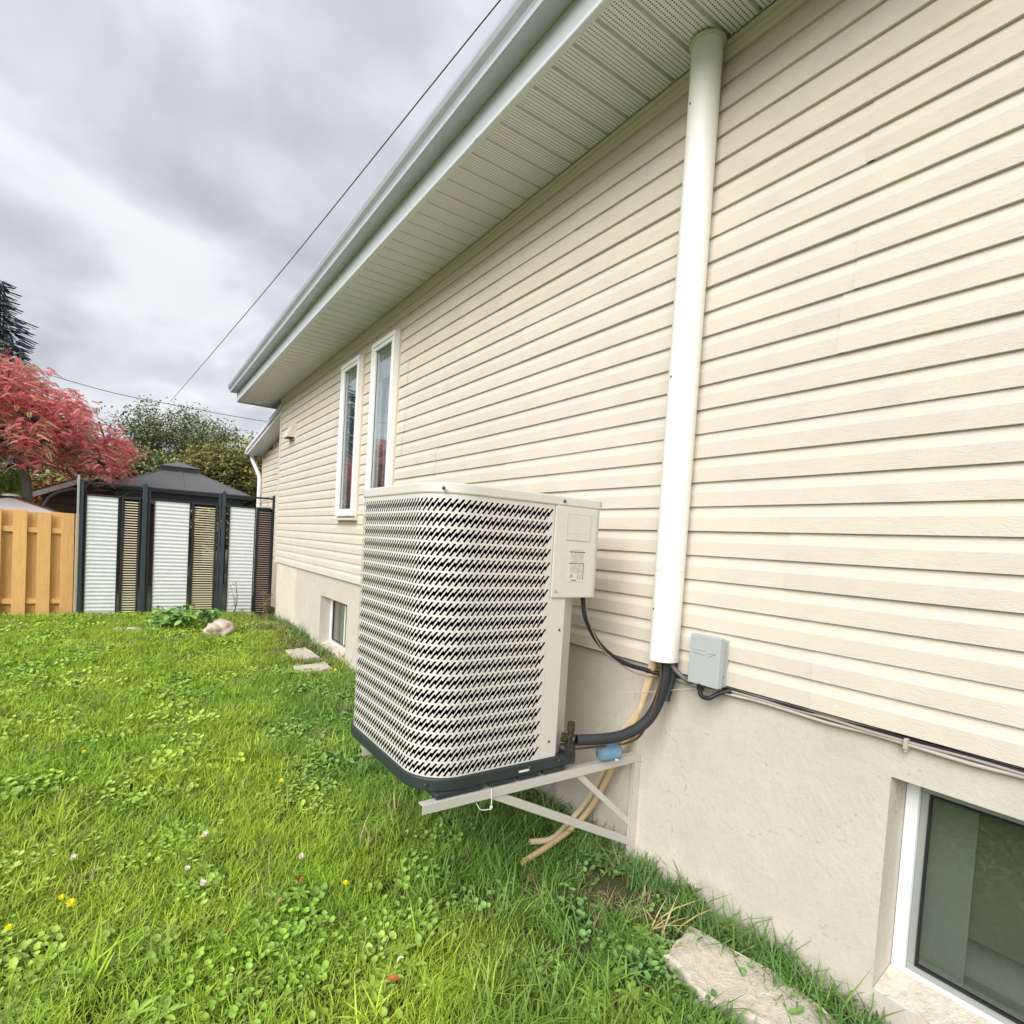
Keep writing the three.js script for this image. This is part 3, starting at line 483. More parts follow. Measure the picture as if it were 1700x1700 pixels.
// ---------------------------------------------------------------- privacy screen between the house and the fence
const ZS = -9.65;
{
  const t = thing('privacy_screen', 'dark metal screen of white corrugated sheets and slatted bays closing the yard', 'screen');
  const mBlue = mat([.035, .052, .068], .42, { map: dtex(64, 256, (u, v) => { const k = 1 + .18 * tn(u, v, 2, 5, 3) + (tn(u, v, 6, 14, 8) > .82 ? .9 : 0); return [k, k, k]; }, true) });
  const mBlk = mat([.016, .018, .022], .45), mSheet = mat([.70, .715, .735], .4, { map: dtex(128, 256, (u, v) => { const k = .97 + .05 * tn(u, v, 2, 3, 3) + .03 * tn(u, v, 9, 9, 6); return [k, k, k]; }, true) });
  const mCream = mat([.60, .53, .38], .5), mBrownSlat = mat([.34, .25, .21], .5), mGalv = mat([.42, .45, .45], .4, { metalness: .4 });
  const yb = .10;
  const post = (x, w, h, m, z = ZS, d = .06) => part('post', [boxAt(x - w / 2, x + w / 2, 0, h, z - d / 2, z + d / 2, .006), boxAt(x - w / 2 - .004, x + w / 2 + .004, h, h + .012, z - d / 2 - .004, z + d / 2 + .004, .003), new THREE.ConeGeometry(w * .45, .035, 8).translate(x, h + .028, z)], m, t);
  part('post', boxAt(-2.497, -2.470, 0, 2.04, ZS - .02, ZS + .04, .004), mGalv, t, 'bare galvanised post');
  post(-2.445, .042, 1.97, mBlue); post(-2.408, .018, 1.95, mBlk, ZS - .02, .03);
  post(-1.727, .058, 1.985, mBlue); post(-1.675, .030, 1.94, mBlue, ZS - .03, .04);
  post(-.712, .048, 1.975, mBlue); post(-.762, .034, 1.93, mBlue, ZS - .02, .05);
  post(.005, .034, 1.975, mBlk, ZS, .04);
  part('top_rail', [boxAt(-2.43, .0, 1.935, 1.965, ZS - .05, ZS - .02, .004), boxAt(-2.39, -.02, 1.783, 1.80, ZS - .045, ZS - .02, .003)], mBlk, t);
  const sheet = (x0, x1, y0, y1) => { const n = 31, P = [], pr = []; for (let i = 0; i <= n * 6; i++) { const y = y0 + (y1 - y0) * i / (n * 6), d = .0042 * Math.cos(i / 6 * 2 * Math.PI); pr.push([d, y]); }
    const g = sweep(pr, x0, x1, false); const p = g.attributes.position; for (let i = 0; i < p.count; i++) p.setXYZ(i, p.getZ(i), p.getY(i), p.getX(i) + ZS); g.computeVertexNormals(); return g; };
  const panel = (x0, x1) => { const P_ = part('sheet_panel', [boxAt(x0 - .014, x0 - .002, yb, 1.79, ZS - .02, ZS + .012, .002), boxAt(x1 + .002, x1 + .014, yb, 1.79, ZS - .02, ZS + .012, .002), boxAt(x0, x1, 1.772, 1.79, ZS - .02, ZS + .01, .002)], mBlk, t, 'white corrugated sheet in a thin black frame');
    const c = new THREE.Mesh(sheet(x0, x1, yb - .02, 1.771), mSheet); shadows(c); c.name = 'corrugated_sheet'; P_.add(c); };
  panel(-2.39, -2.042); panel(-1.604, -1.169); panel(-.62, -.268);
  const louvre = (x0, x1, m, lab) => { const f = part('slat_bay', [boxAt(x0 - .022, x0, yb, 1.79, ZS - .03, ZS + .012, .003), boxAt(x1, x1 + .022, yb, 1.79, ZS - .03, ZS + .012, .003), boxAt(x0, x1, 1.765, 1.79, ZS - .03, ZS + .012, .003)], mBlk, t, lab);
    const g = box(x1 - x0 - .002, x0 > -.3 ? .010 : .0145, .004, .001).rotateX(-.5); const n = 46; for (let i = 0; i < n; i++) { const s = part('slat', g, m, f); s.position.set((x0 + x1) / 2, yb + .03 + i * (1.63 / n), ZS); }
    const q = []; for (const x of [x0 + .006, x1 - .006]) for (let i = 0; i < n; i++) q.push(boxAt(x - .006, x + .006, yb + .02 + i * (1.63 / n), yb + .04 + i * (1.63 / n) - .006, ZS + .006, ZS + .012, .001)); part('slat_clips', q, mBlk, f); };
  louvre(-1.975, -1.797, mCream, 'narrow bay of cream slats'); louvre(-1.11, -.818, mCream, 'wider bay of cream slats'); louvre(-.222, -.012, mBrownSlat, 'dark bay of brownish slats beside the house'); part('backing', boxAt(-.222, -.012, yb, 1.765, ZS - .025, ZS - .015, .001), mBlk, t);
  part('scroll_wire', [tube([[-2.38, 1.94, ZS], [-2.3, 1.90, ZS], [-2.24, 1.85, ZS], [-2.15, 1.87, ZS], [-2.05, 1.82, ZS]], .004, 30, 5), tube([[-1.98, 1.80, ZS], [-1.92, 1.86, ZS], [-1.82, 1.88, ZS], [-1.74, 1.86, ZS]], .004, 30, 5), tube([[-.66, 1.82, ZS], [-.6, 1.88, ZS], [-.5, 1.85, ZS], [-.46, 1.80, ZS]], .004, 30, 5), new THREE.TorusGeometry(.055, .003, 5, 20).translate(-.13, 1.86, ZS)], mBlk, t);
}

// ---------------------------------------------------------------- wooden fence at the left
{
  const t = thing('wood_fence', 'orange stained board fence at the left of the metal screen', 'fence');
  const wd = (k) => mat([1, 1, 1], .75, { map: dtex(128, 512, (u, v) => { const w = tn(u, v, 1.5, .8, k) * .8; const s = .93 + .05 * (k % 3 - 1) + .16 * tn(u + w * .05, v, 7, .9, k + 3) - .12 * sstep(.15, .0, v) + .07 * tn(u, v, 20, 2.4, k) - .25 * sstep(.8, .93, tn(u, v, 2.4, 2.6, k + 9)); return [.76 * s, .44 * s, .16 * s]; }, true) });
  const ms = [wd(1), wd(4), wd(8), wd(13), wd(21)];
  const ZFc = -9.85, bwid = .142; let i = 0;
  for (let x = -2.665; x > -7.5; x -= .252, i++) {
    const g = boxAt(x, x + bwid, .02 + .05 * rnd(), 1.515 + R(-.006, .006) + .01 * n2(x, 1), ZFc, ZFc + .018, .003); g.translate(-x, 0, 0).rotateZ(R(-.004, .004)).translate(x, 0, 0); part('board', g, ms[i % 5], t);
    const h = boxAt(x - .126 - .004, x + .004 , .04, 1.512 + R(-.006, .006), ZFc - .06, ZFc - .042, .003); part('board', h, ms[(i + 2) % 5], t);
  }
  part('board', boxAt(-2.518, -2.44, .05, 1.515, ZFc - .002, ZFc + .016, .003), ms[1], t);
  for (const y of [1.262, .30, .76]) if (y !== .76) part('rail', boxAt(-8, -2.45, y - .035, y + .035, ZFc - .041, ZFc - .001, .003), ms[0], t);
}

// ---------------------------------------------------------------- gazebo, shed and canopy beyond
{
  const t = thing('gazebo', 'grey hardtop gazebo with a raised vent roof behind the metal screen', 'gazebo');
  const m = mat([.115, .112, .112], .6, { map: dtex(64, 64, (u, v) => { const k = 1 + .08 * tn(u, v, 3, 3, 3); return [k, k, k]; }, true) }), mD = mat([.03, .04, .05], .5);
  const cx = -1.00, hw = 1.26, z0 = -13, d = 2.6, ye = 2.10, cz = z0 - d / 2, yt = 2.56, tw = .30;
  const pan = (a, b, c, dd, th = .012) => { const q = [a, b, c, dd].map(p => V(...p)), n = q[1].clone().sub(q[0]).cross(q[3].clone().sub(q[0])).normalize().multiplyScalar(th); const w = q.map(p => p.clone().add(n)); const P = []; const f = (i, j, k, l) => { for (const p of [i, j, k, i, k, l]) P.push(p.x, p.y, p.z); }; f(...w); f(q[3], q[2], q[1], q[0]); for (let i = 0; i < 4; i++) f(q[i], q[(i + 1) % 4], w[(i + 1) % 4], w[i]); return geom(P); };
  const ring = (s, y) => [[cx - s * hw - (1 - s) * tw, y, z0 - (1 - s) * (d / 2 - tw)], [cx + s * hw + (1 - s) * tw, y, z0 - (1 - s) * (d / 2 - tw)], [cx + s * hw + (1 - s) * tw, y, z0 - d + (1 - s) * (d / 2 - tw)], [cx - s * hw - (1 - s) * tw, y, z0 - d + (1 - s) * (d / 2 - tw)]];
  for (let k = 0; k < 3; k++) { const s0 = 1 - k / 3, s1 = 1 - (k + 1) / 3, a = ring(s0 + .006, ye + (yt - ye) * k / 3), b = ring(s1, ye + (yt - ye) * (k + 1) / 3 + .008); for (let i = 0; i < 4; i++) part('roof_panel', pan(a[i], a[(i + 1) % 4], b[(i + 1) % 4], b[i]), m, t); }
  const A = ring(1, ye), Bq = ring(0, yt); for (let i = 0; i < 4; i++) part('hip_rib', bar(A[i].map((v, j) => v + (j === 1 ? .02 : 0)), Bq[i].map((v, j) => v + (j === 1 ? .02 : 0)), .03, .02), m, t);
  part('centre_rib', bar([cx, ye + .02, z0], [cx, yt + .02, z0 - d / 2 + tw], .045, .02), m, t);
  const cs = .37; part('vent_roof', (() => { const g = new THREE.ConeGeometry(cs * Math.SQRT2, .14, 4, 1).rotateY(Math.PI / 4).toNonIndexed(); g.computeVertexNormals(); return g.translate(cx, 2.735, cz + .0); })(), m, t);
  part('vent_skirt', boxAt(cx - cs + .02, cx + cs - .02, 2.50, 2.664, cz - cs + .02, cz + cs - .02, .004), mD, t);
  part('eave_rail', [boxAt(cx - hw, cx + hw, ye - .05, ye + .012, z0 - .05, z0, .003), boxAt(cx - hw, cx + hw, ye - .05, ye + .012, z0 - d, z0 - d + .05, .003), boxAt(cx - hw, cx - hw + .05, ye - .05, ye + .012, z0 - d + .051, z0 - .051, .003), boxAt(cx + hw - .05, cx + hw, ye - .05, ye + .012, z0 - d + .051, z0 - .051, .003)], mD, t);
  part('beam', [boxAt(cx - hw + .15, cx + hw - .15, 1.90, 2.049, z0 - .2, z0 - .12, .004), boxAt(cx - hw + .15, cx + hw - .15, 1.90, 2.049, z0 - d + .12, z0 - d + .2, .004)], mD, t);
  for (const sx of [-1, 1]) for (const sz of [0, 1]) part('post', boxAt(cx + sx * (hw - .2) - .05, cx + sx * (hw - .2) + .05, 0, 2.04, (sz ? z0 - d + .12 : z0 - .22), (sz ? z0 - d + .22 : z0 - .119), .004), mD, t);
}
{
  const t = thing('garden_shed', 'dark brown shed with white roof edges behind the fence', 'shed');
  const z0 = -14, xl = -3.30, xr = -1.35, xa = -2.38, ya = 2.33, yl = 1.86, yr = 1.81; const mB = mat([.075, .042, .036], .8), mW = mat([.78, .76, .72], .6);
  const yAt = x => x < xa ? yl + (ya - yl) * (x - xl + .1) / (xa - xl + .1) : ya + (yr - ya) * (x - xa) / (xr + .1 - xa);
  part('wall', boxAt(xl + .04, xr - .04, 0, 1.78, z0 - 2.2, z0 - .16, .004), mB, t);
  for (let k = 0; k < 14; k++) { const y = .12 + k * .16; let a = xl + .02, b = xr - .02; if (y + .1 > 1.86) { a = xa - (xa - xl) * (ya - y - .1) / (ya - yl); b = xa + (xr - xa) * (ya - y - .1) / (ya - yr); } if (b - a < .1) break; part('plank', boxAt(a, b, y, y + .153, z0 - .16, z0 - .135 + .004 * (k % 2), .004), mB, t); }
  part('roof_edge', [bar([xl - .12, yl - .02, z0 - .05], [xa, ya, z0 - .05], .10, .09), bar([xa, ya, z0 - .05], [xr + .12, yr - .04, z0 - .05], .10, .09)], mW, t);
  part('roof', [bar([xl - .14, yl + .05, z0 - 1.2], [xa, ya + .07, z0 - 1.2], 2.3, .03), bar([xa, ya + .07, z0 - 1.2], [xr + .14, yr + .03, z0 - 1.2], 2.3, .03)], mat([.09, .075, .065], .9), t);
}
{
  const t = thing('garden_canopy', 'low white and brown canopy top just above the board fence', 'canopy');
  const c = [-3.49, 1.73, -12.2], q = [[-4.4, 1.50, -11.4], [-2.75, 1.49, -11.4], [-2.75, 1.49, -13.0], [-4.4, 1.50, -13.0]], mW = mat([.70, .71, .69], .7), mBr = mat([.13, .07, .045], .7);
  for (let i = 0; i < 4; i++) { const a = V(...q[i]), b = V(...q[(i + 1) % 4]), ap = V(...c), off = V(0, -.01, 0); const P = []; for (const p of [a, b, ap]) P.push(p.x, p.y, p.z); for (const p of [ap, b, a]) P.push(p.x, p.y - .01, p.z); part('fabric_panel', geom(P), mW, t); part('ridge_pole', bar(q[i].map((v, k) => v + (k === 1 ? .008 : 0)), c.map((v, k) => v + (k === 1 ? .008 : 0)), .045, .02), mBr, t); part('edge_rail', bar(q[i], q[(i + 1) % 4], .03, .03), mBr, t); }
  part('cap', new THREE.SphereGeometry(.13, 16, 8, 0, Math.PI * 2, 0, Math.PI / 2).scale(1, .35, 1).translate(c[0], c[1] + .015, c[2]), mW, t);
  for (const p of q) part('pole', cyl([p[0], 0, p[2]], [p[0], p[1], p[2]], .02), mBr, t);
}

// ---------------------------------------------------------------- trees
function limbs(o) { // returns {wood: geometry, tips: [[pos, dir, size]]}
  const rg = mulberry(o.seed), W = [], tips = []; const rr = (a, b) => a + (b - a) * rg();
  const grow = (p, d, len, rad, lev) => {
    const n = lev === 0 ? (o.trunkSegs ?? 4) : 3; let q = p.clone(), dir = d.clone(), r0 = rad;
    for (let i = 0; i < n; i++) {
      dir.add(V(rr(-1, 1), rr(-1, 1), rr(-1, 1)).multiplyScalar(o.wiggle)).add(V(0, lev ? o.up : 0, 0)).normalize();
      const e = q.clone().addScaledVector(dir, len / n), r1 = r0 * (1 - .42 / n * (lev ? 1.2 : .8));
      W.push(cyl(q.toArray(), e.clone().addScaledVector(dir, r1 * .3).toArray(), r0, r1, lev < 2 ? 8 : 5, true)); q = e; r0 = r1;
      if (lev >= o.leafFrom) tips.push([q.clone(), dir.clone(), lev]);
      if (lev > 0 && lev < o.levels && i < n - 1 && rg() < o.side) { const s = dir.clone().add(V(rr(-1, 1), rr(-.2, .8), rr(-1, 1)).multiplyScalar(1.1)).normalize(); grow(q.clone(), s, len * o.ratio * rr(.7, 1), r0 * .6, lev + 1); }
    }
    if (lev < o.levels) { const k = lev === 0 ? o.forks : 2 + (rg() < .4 ? 1 : 0); const ph = rr(0, 6.28);
      for (let i = 0; i < k; i++) { const a = ph + i / k * 6.283 + rr(-.4, .4), s = o.spread * rr(.7, 1.15); const side = V(Math.cos(a), 0, Math.sin(a)); const dd = dir.clone().multiplyScalar(Math.cos(s)).addScaledVector(side, Math.sin(s)).add(V(0, o.flat ? -.0 : .05, 0)).normalize(); grow(q.clone(), dd, len * o.ratio * rr(.8, 1.15), r0 * .72, lev + 1); } }
  };
  for (const b of o.base) grow(V(...b.p), V(...b.d).normalize(), b.len, b.r, 0);
  return { wood: join(W), tips };
}
const mBark = mat([.15, .125, .105], .95, { bumpMap: concBump, bumpScale: .02 }), mBarkG = mat([.20, .18, .155], .95, { bumpMap: concBump, bumpScale: .02 });
function leafMat(rough = .75, tr = .35) { return pmat([1, 1, 1], rough, { transmission: tr, thickness: 0, ior: 1.3 }); }
const mLeaf = mat([1, 1, 1], .7);
function leafQuad(l, w, bend = .15) { const P = [], U = []; const f = [[0, 0, 0], [w / 2, .45 * l, bend * l * .3], [0, l, -bend * l], [-w / 2, .45 * l, bend * l * .3]]; for (const i of [0, 1, 2, 0, 2, 3]) { P.push(f[i][0], f[i][2], f[i][1]); U.push(0, 0); } return geom(P, null, U); }
function spray(rg, n, size, l, w) { const g = []; for (let i = 0; i < n; i++) { const q = leafQuad(l * (.7 + .6 * rg()), w * (.7 + .6 * rg())); q.rotateX((rg() - .5) * 1.8).rotateZ((rg() - .5) * 1.8).rotateY(rg() * 6.283); q.translate((rg() - .5) * size, (rg() - .5) * size * .8, (rg() - .5) * size); g.push(q); } return join(g); }
function instances(name, geo, m, list, parent) { // list of [matrix, colour]
  const im = new THREE.InstancedMesh(geo, m, list.length); im.name = name; im.userData.kind = 'stuff'; list.forEach(([M, c], i) => { im.setMatrixAt(i, M); im.setColorAt(i, c); }); shadows(im); (parent ?? scene).add(im); return im;
}
const _q = new THREE.Quaternion(), _e = new THREE.Euler();
function place(p, ry, s, rx = 0, rz = 0) { return new THREE.Matrix4().compose(p, _q.setFromEuler(_e.set(rx, ry, rz, 'YXZ')).clone(), typeof s === 'number' ? V(s, s, s) : s); }
const col = (c, k = 1) => new THREE.Color().setRGB(c[0] * k, c[1] * k, c[2] * k);

function broadTree(name, label, o) {
  const t = thing(name, label, 'tree'); const { wood, tips } = limbs(o), rg = mulberry(o.seed + 50);
  part('trunk', wood, o.bark ?? mBark, t);
  const g = spray(rg, o.perSpray ?? 9, o.spraySize, o.leaf, o.leaf * .62), L = [];
  for (const [p, d] of tips) for (let k = 0; k < o.perTip; k++) {
    const q = p.clone().add(V(rg() - .5, (rg() - .5) * .8, rg() - .5).multiplyScalar(o.puff));
    if (o.keep && !o.keep(q)) continue;
    const c = o.colors[Math.floor(rg() * o.colors.length)], kk = .75 + .5 * rg();
    L.push([place(q, rg() * 6.28, .7 + .6 * rg(), rg() - .5, rg() - .5), col(c, kk)]);
  }
  instances('crown', g, mLeaf, L, t); return t;
}
{
  const G1 = [[.16, .20, .08], [.2, .24, .09], [.13, .175, .075], [.25, .24, .09]];
  broadTree('oak_tree', 'tall open-crowned green tree with sky showing through behind the gazebo', { seed: 21, base: [{ p: [.15, 0, -23], d: [-.05, 1, 0], len: 1.62, r: .17 }], wiggle: .13, up: .02, levels: 5, forks: 4, spread: .72, ratio: .76, side: .35, leafFrom: 4, spraySize: .42, leaf: .10, perTip: 3, perSpray: 5, puff: .5, colors: [[.15, .18, .09], [.19, .21, .09], [.22, .22, .11], [.13, .16, .09]] });
  broadTree('oak_tree', 'dense dark green tree between the red tree and the gazebo roof', { seed: 34, base: [{ p: [-1.9, 0, -21.5], d: [0, 1, 0], len: 1.3, r: .16 }], wiggle: .12, up: .02, levels: 5, forks: 4, spread: .75, ratio: .72, side: .4, leafFrom: 3, spraySize: .5, leaf: .115, perSpray: 14, perTip: 5, puff: .9, colors: G1 });
  broadTree('maple_tree', 'yellowing green tree beside the extension roof', { seed: 45, base: [{ p: [1.5, 0, -20.5], d: [0, 1, 0], len: 1.3, r: .15 }], wiggle: .12, up: .02, levels: 5, forks: 4, spread: .7, ratio: .72, side: .4, leafFrom: 3, spraySize: .5, leaf: .115, perSpray: 14, perTip: 5, puff: .8, colors: [[.29, .26, .08], [.36, .30, .08], [.23, .24, .08], [.17, .2, .07]] });
  broadTree('maple_tree', 'lower green tree directly behind the gazebo', { seed: 57, base: [{ p: [-.1, 0, -19.5], d: [0, 1, 0], len: .9, r: .12 }], wiggle: .12, up: .0, levels: 5, forks: 4, spread: .85, ratio: .72, side: .4, leafFrom: 3, spraySize: .5, leaf: .13, perTip: 4, puff: .8, colors: [[.18, .22, .08], [.23, .26, .09], [.29, .29, .13], [.14, .18, .07]] });
  broadTree('maple_tree', 'green bushy tree behind the dark brown shed', { seed: 66, base: [{ p: [-3.6, 0, -20], d: [0, 1, 0], len: .8, r: .12 }], wiggle: .12, up: .0, levels: 5, forks: 4, spread: .8, ratio: .7, side: .4, leafFrom: 3, spraySize: .5, leaf: .13, perTip: 4, puff: .9, colors: [[.14, .17, .05], [.2, .22, .06], [.24, .19, .06], [.10, .14, .05]] });
  broadTree('maple_tree', 'orange-tinged low tree half hidden under the red crown', { seed: 71, base: [{ p: [-3.35, 0, -15.4], d: [0, 1, 0], len: .7, r: .07 }], wiggle: .12, up: .0, levels: 4, forks: 4, spread: .75, ratio: .75, side: .4, leafFrom: 3, spraySize: .35, leaf: .10, perTip: 7, puff: .6, colors: [[.30, .12, .04], [.20, .16, .04], [.36, .10, .05], [.14, .14, .04]] });
}
// spruce at the far left
{
  const t = thing('spruce_tree', 'blue-green spruce rising above the red tree at the left edge', 'tree'); const rg = mulberry(91);
  const cx = -5.25, cz = -23.5, H = 8.55; part('trunk', cyl([cx, 0, cz], [cx, H - .15, cz], .16, .015, 8), mBark, t);
  const L = [], fr = []; { const g = []; for (let i = 0; i < 38; i++) { const a = i / 38; for (const s of [-1, 1]) { const q = leafQuad(.11 * (1.1 - .6 * a), .022, .2); q.rotateY(s * (.9)); q.translate(0, -.05 * a, a * .55); g.push(q); } const u = leafQuad(.13, .03, .1); u.rotateX(-.6); u.translate(0, 0, a * .55); g.push(u); } fr.push(join(g)); }
  for (let y = 1.6; y < H; y += .13) { const rad = Math.pow((H - y) / (H - .5), .85) * 2.1 + .06; const k = Math.ceil(5 + rad * 5); const ph = rg() * 6.28; for (let i = 0; i < k; i++) { const a = ph + i / k * 6.283 + rg() * .4, len = rad * (.75 + .35 * rg()); for (let s = .15; s < 1; s += .34 / Math.max(len, .34) * 1.0) { const d = len * s; const p = V(cx + Math.cos(a) * d, y - d * .22 + .12 * d * d * .3 + (rg() - .5) * .08, cz + Math.sin(a) * d); L.push([place(p, -a + Math.PI / 2 + (rg() - .5) * .9, .55 + .35 * rg(), .15 + .25 * rg(), (rg() - .5) * .5), col([.10, .155, .165], .7 + .6 * rg())]); } } }
  instances('crown', fr[0], mLeaf, L, t);
}
// red sumac
{
  const t = thing('sumac_tree', 'spreading red autumn tree with crooked grey trunk above the fence', 'tree'); const rg = mulberry(101);
  const base = [{ p: [-3.28, 0, -12.3], r: .085 }];
  const wood = [tube([[-3.20, 0, -12.3], [-3.26, 1.0, -12.3], [-3.30, 1.9, -12.3], [-3.37, 2.3, -12.3], [-3.28, 2.52, -12.25], [-3.12, 2.62, -12.2], [-2.95, 2.75, -12.15]], .068, 40, 9), tube([[-3.75, 0, -12.1], [-3.7, 1.2, -12.1], [-3.78, 2.1, -12.1], [-3.8, 2.7, -12.0], [-3.6, 3.1, -12]], .085, 30, 9),
    tube([[-3.22, 1.2, -12.25], [-3.02, 1.74, -12.1], [-2.75, 1.92, -12], [-2.52, 1.98, -11.95], [-2.42, 2.25, -11.95], [-2.25, 2.4, -11.95], [-2.05, 2.5, -12]], .022, 40, 7)];
  const starts = [[-2.95, 2.75, -12.15], [-3.28, 2.52, -12.25], [-3.6, 3.1, -12], [-3.8, 2.6, -12], [-2.25, 2.4, -11.95], [-3.12, 2.62, -12.2], [-4.4, 2.9, -12.2]];
  const tips = [];
  const inside = p => { const dx = (p.x + 4.05) / 2.28, dz = (p.z + 12.3) / 1.7, yt = 4.08 - 1.25 * Math.pow(Math.max(0, p.x + 3.9) / 2.0, 1.6) - .8 * Math.pow(Math.max(0, -4.6 - p.x) / 2, 2); return dx * dx + dz * dz < 1 && p.y < yt - .5 * dz * dz && p.y > 2.62 - .42 * Math.max(0, dx) + .35 * n2(p.x * 1.4, p.z * .8) && n3(p.x * 1.5 + 9, p.y * 1.8, p.z * 1.5) > -.22; };
  for (let i = 0; i < 300; i++) { // limbs reaching to points of the crown
    let p; do p = V(R(-6.4, -1.75), R(2.2, 4.2), R(-13.9, -10.7)); while (!inside(p));
    const s = V(...starts[Math.floor(rnd() * starts.length)]); if (s.distanceTo(p) > 1.9) { tips.push(p); continue; }
    const m = s.clone().lerp(p, .5).add(V(R(-.15, .15), R(-.2, .05), R(-.15, .15)));
    if (i % 2 === 0) wood.push(tube([s.toArray(), m.toArray(), p.toArray()], R(.009, .02), 8, 5)); tips.push(p);
  }
  for (let i = 0; i < 750; i++) { let p; let n = 0; do { p = V(R(-6.4, -1.7), R(2.1, 4.25), R(-14, -10.6)); n++; } while (!inside(p) && n < 60); tips.push(p); }
  part('trunk', wood, mBarkG, t);
  const frond = (() => { const g = []; const L = .40; for (let i = 0; i < 9; i++) { const a = .12 + i / 9 * .88; for (const s of [-1, 1]) { const q = leafQuad(.105 * (1.15 - .5 * a), .030, .25); q.rotateX(.35).rotateY(s * 1.05); q.translate(0, -.16 * a * a, a * L); g.push(q); } } const e = leafQuad(.1, .03, .2); e.rotateX(.4); e.translate(0, -.16, L); g.push(e); g.push(tube([[0, 0, 0], [0, -.04, .2], [0, -.16, .4]], .003, 6, 3)); return join(g); })();
  const reds = [[.80, .20, .26], [.86, .33, .37], [.70, .13, .19], [.82, .38, .32], [.56, .40, .26], [.46, .41, .22]], Lr = [];
  for (const p of tips) { const gn = n3(p.x * 1.1, p.y * 1.1, p.z * 1.1); for (let k = 0; k < 9; k++) { const a = rg() * 6.28; let ci = gn > .38 ? 3 + Math.floor(rg() * 3) : Math.floor(rg() * 4.6); if (p.y > 3.6 && rg() < .35) ci = 4 + Math.floor(rg() * 2); Lr.push([place(p.clone().add(V(rg() - .5, rg() - .5, rg() - .5).multiplyScalar(.30)), a, 
.27 + .22 * rg(), -.25 + .6 * rg(), (rg() - .5) * .9), col(reds[ci], .8 + .45 * rg())]); } }
  instances('crown', frond, leafMat(.75, .3), Lr, t);
  const y = thing('young_sumac', 'bright green young bush between the red tree trunks', 'bush'); const Ly = []; const gr = [[.16, .27, .04], [.2, .30, .06], [.11, .2, .03]];
  part('stem', tube([[-3.62, 0, -12.9], [-3.62, 1.4, -12.9], [-3.58, 2.1, -12.9]], .02, 10, 6), mBarkG, y);
  for (let i = 0; i < 60; i++) Ly.push([place(V(-3.6 + (rg() - .5) * .34, 1.45 + rg() * .85, -12.9 + (rg() - .5) * .3), rg() * 6.28, .6 + .3 * rg(), .3 + .4 * rg(), (rg() - .5) * .5), col(gr[i % 3], .8 + .4 * rg())]);
  instances('leaves', frond, mLeaf, Ly, y);
}
// overhead wires
{
  const m = mat([.05, .05, .055], .6);
  top('service_wire', tube([[.92, 6.55, -3.0], [.40, 5.82, -4.05], [-.25, 5.05, -8.2], [-.70, 4.86, -14], [-.89, 5.12, -19.8]], .006, 80, 6), m, 'overhead wire slanting up across the sky towards the gutter', 'wire');
  top('utility_wire', tube([[-8, 5.9, -19], [-3.4, 5.05, -19], [-1.1, 4.85, -19], [2.9, 4.85, -19], [9, 5.4, -19]], .009, 60, 6), m, 'level utility wire passing in front of the far trees', 'wire');
}

// ---------------------------------------------------------------- stones and plants in the yard
function stone(name, label, pts, y, h, m, seed) { // flat slab from an outline (x,z)
  const s = new THREE.Shape(); const q = mulberry(seed); const P = []; for (let i = 0; i < pts.length; i++) { const a = pts[i], b = pts[(i + 1) % pts.length]; for (let k = 0; k < 5; k++) { const t = k / 5; P.push(new THREE.Vector2(a[0] + (b[0] - a[0]) * t + (q() - .5) * .012, -(a[1] + (b[1] - a[1]) * t + (q() - .5) * .012))); } }
  s.setFromPoints(P); const g = new THREE.ExtrudeGeometry(s, { depth: h - .02, bevelEnabled: true, bevelThickness: .01, bevelSize: .01, bevelOffset: -.01, bevelSegments: 2 }).rotateX(-Math.PI / 2).translate(0, y - h + .01, 0);
  const p = g.attributes.position; for (let i = 0; i < p.count; i++) p.setY(i, p.getY(i) + .006 * n2(p.getX(i) * 9, p.getZ(i) * 9)); g.computeVertexNormals();
  const u = g.attributes.uv; for (let i = 0; i < u.count; i++) u.setXY(i, p.getX(i) * 2.2, p.getZ(i) * 2.2); return top(name, g, m, label, 'paving stone', 'concrete slabs at the foot of the wall');
}
stone('paving_stone', 'large weathered slab in the grass below the near basement window', [[-.135, -1.285], [-.345, -1.235], [-.385, -1.05], [-.285, -.80], [-.10, -.72], [-.075, -.95]], .045, .06, mStone, 3);
stone('paving_stone', 'farther of two pale slabs below the far basement window', [[-.17, -6.75], [-.42, -6.65], [-.43, -6.15], [-.16, -6.2]], gy(-.3, -6.4) + .045, .06, mStone, 4);
stone('paving_stone', 'nearer of two pale slabs below the far basement window', [[-.16, -5.98], [-.52, -5.9], [-.49, -5.62], [-.17, -5.7]], gy(-.3, -5.8) + .045, .06, mStone, 5);
stone('paving_stone', 'flat slab sunk in the lawn in front of the metal screen', [[-1.72, -8.5], [-2.05, -8.55], [-2.02, -8.2], [-1.75, -8.2]], gy(-1.9, -8.4) + .02, .05, mStone, 6);
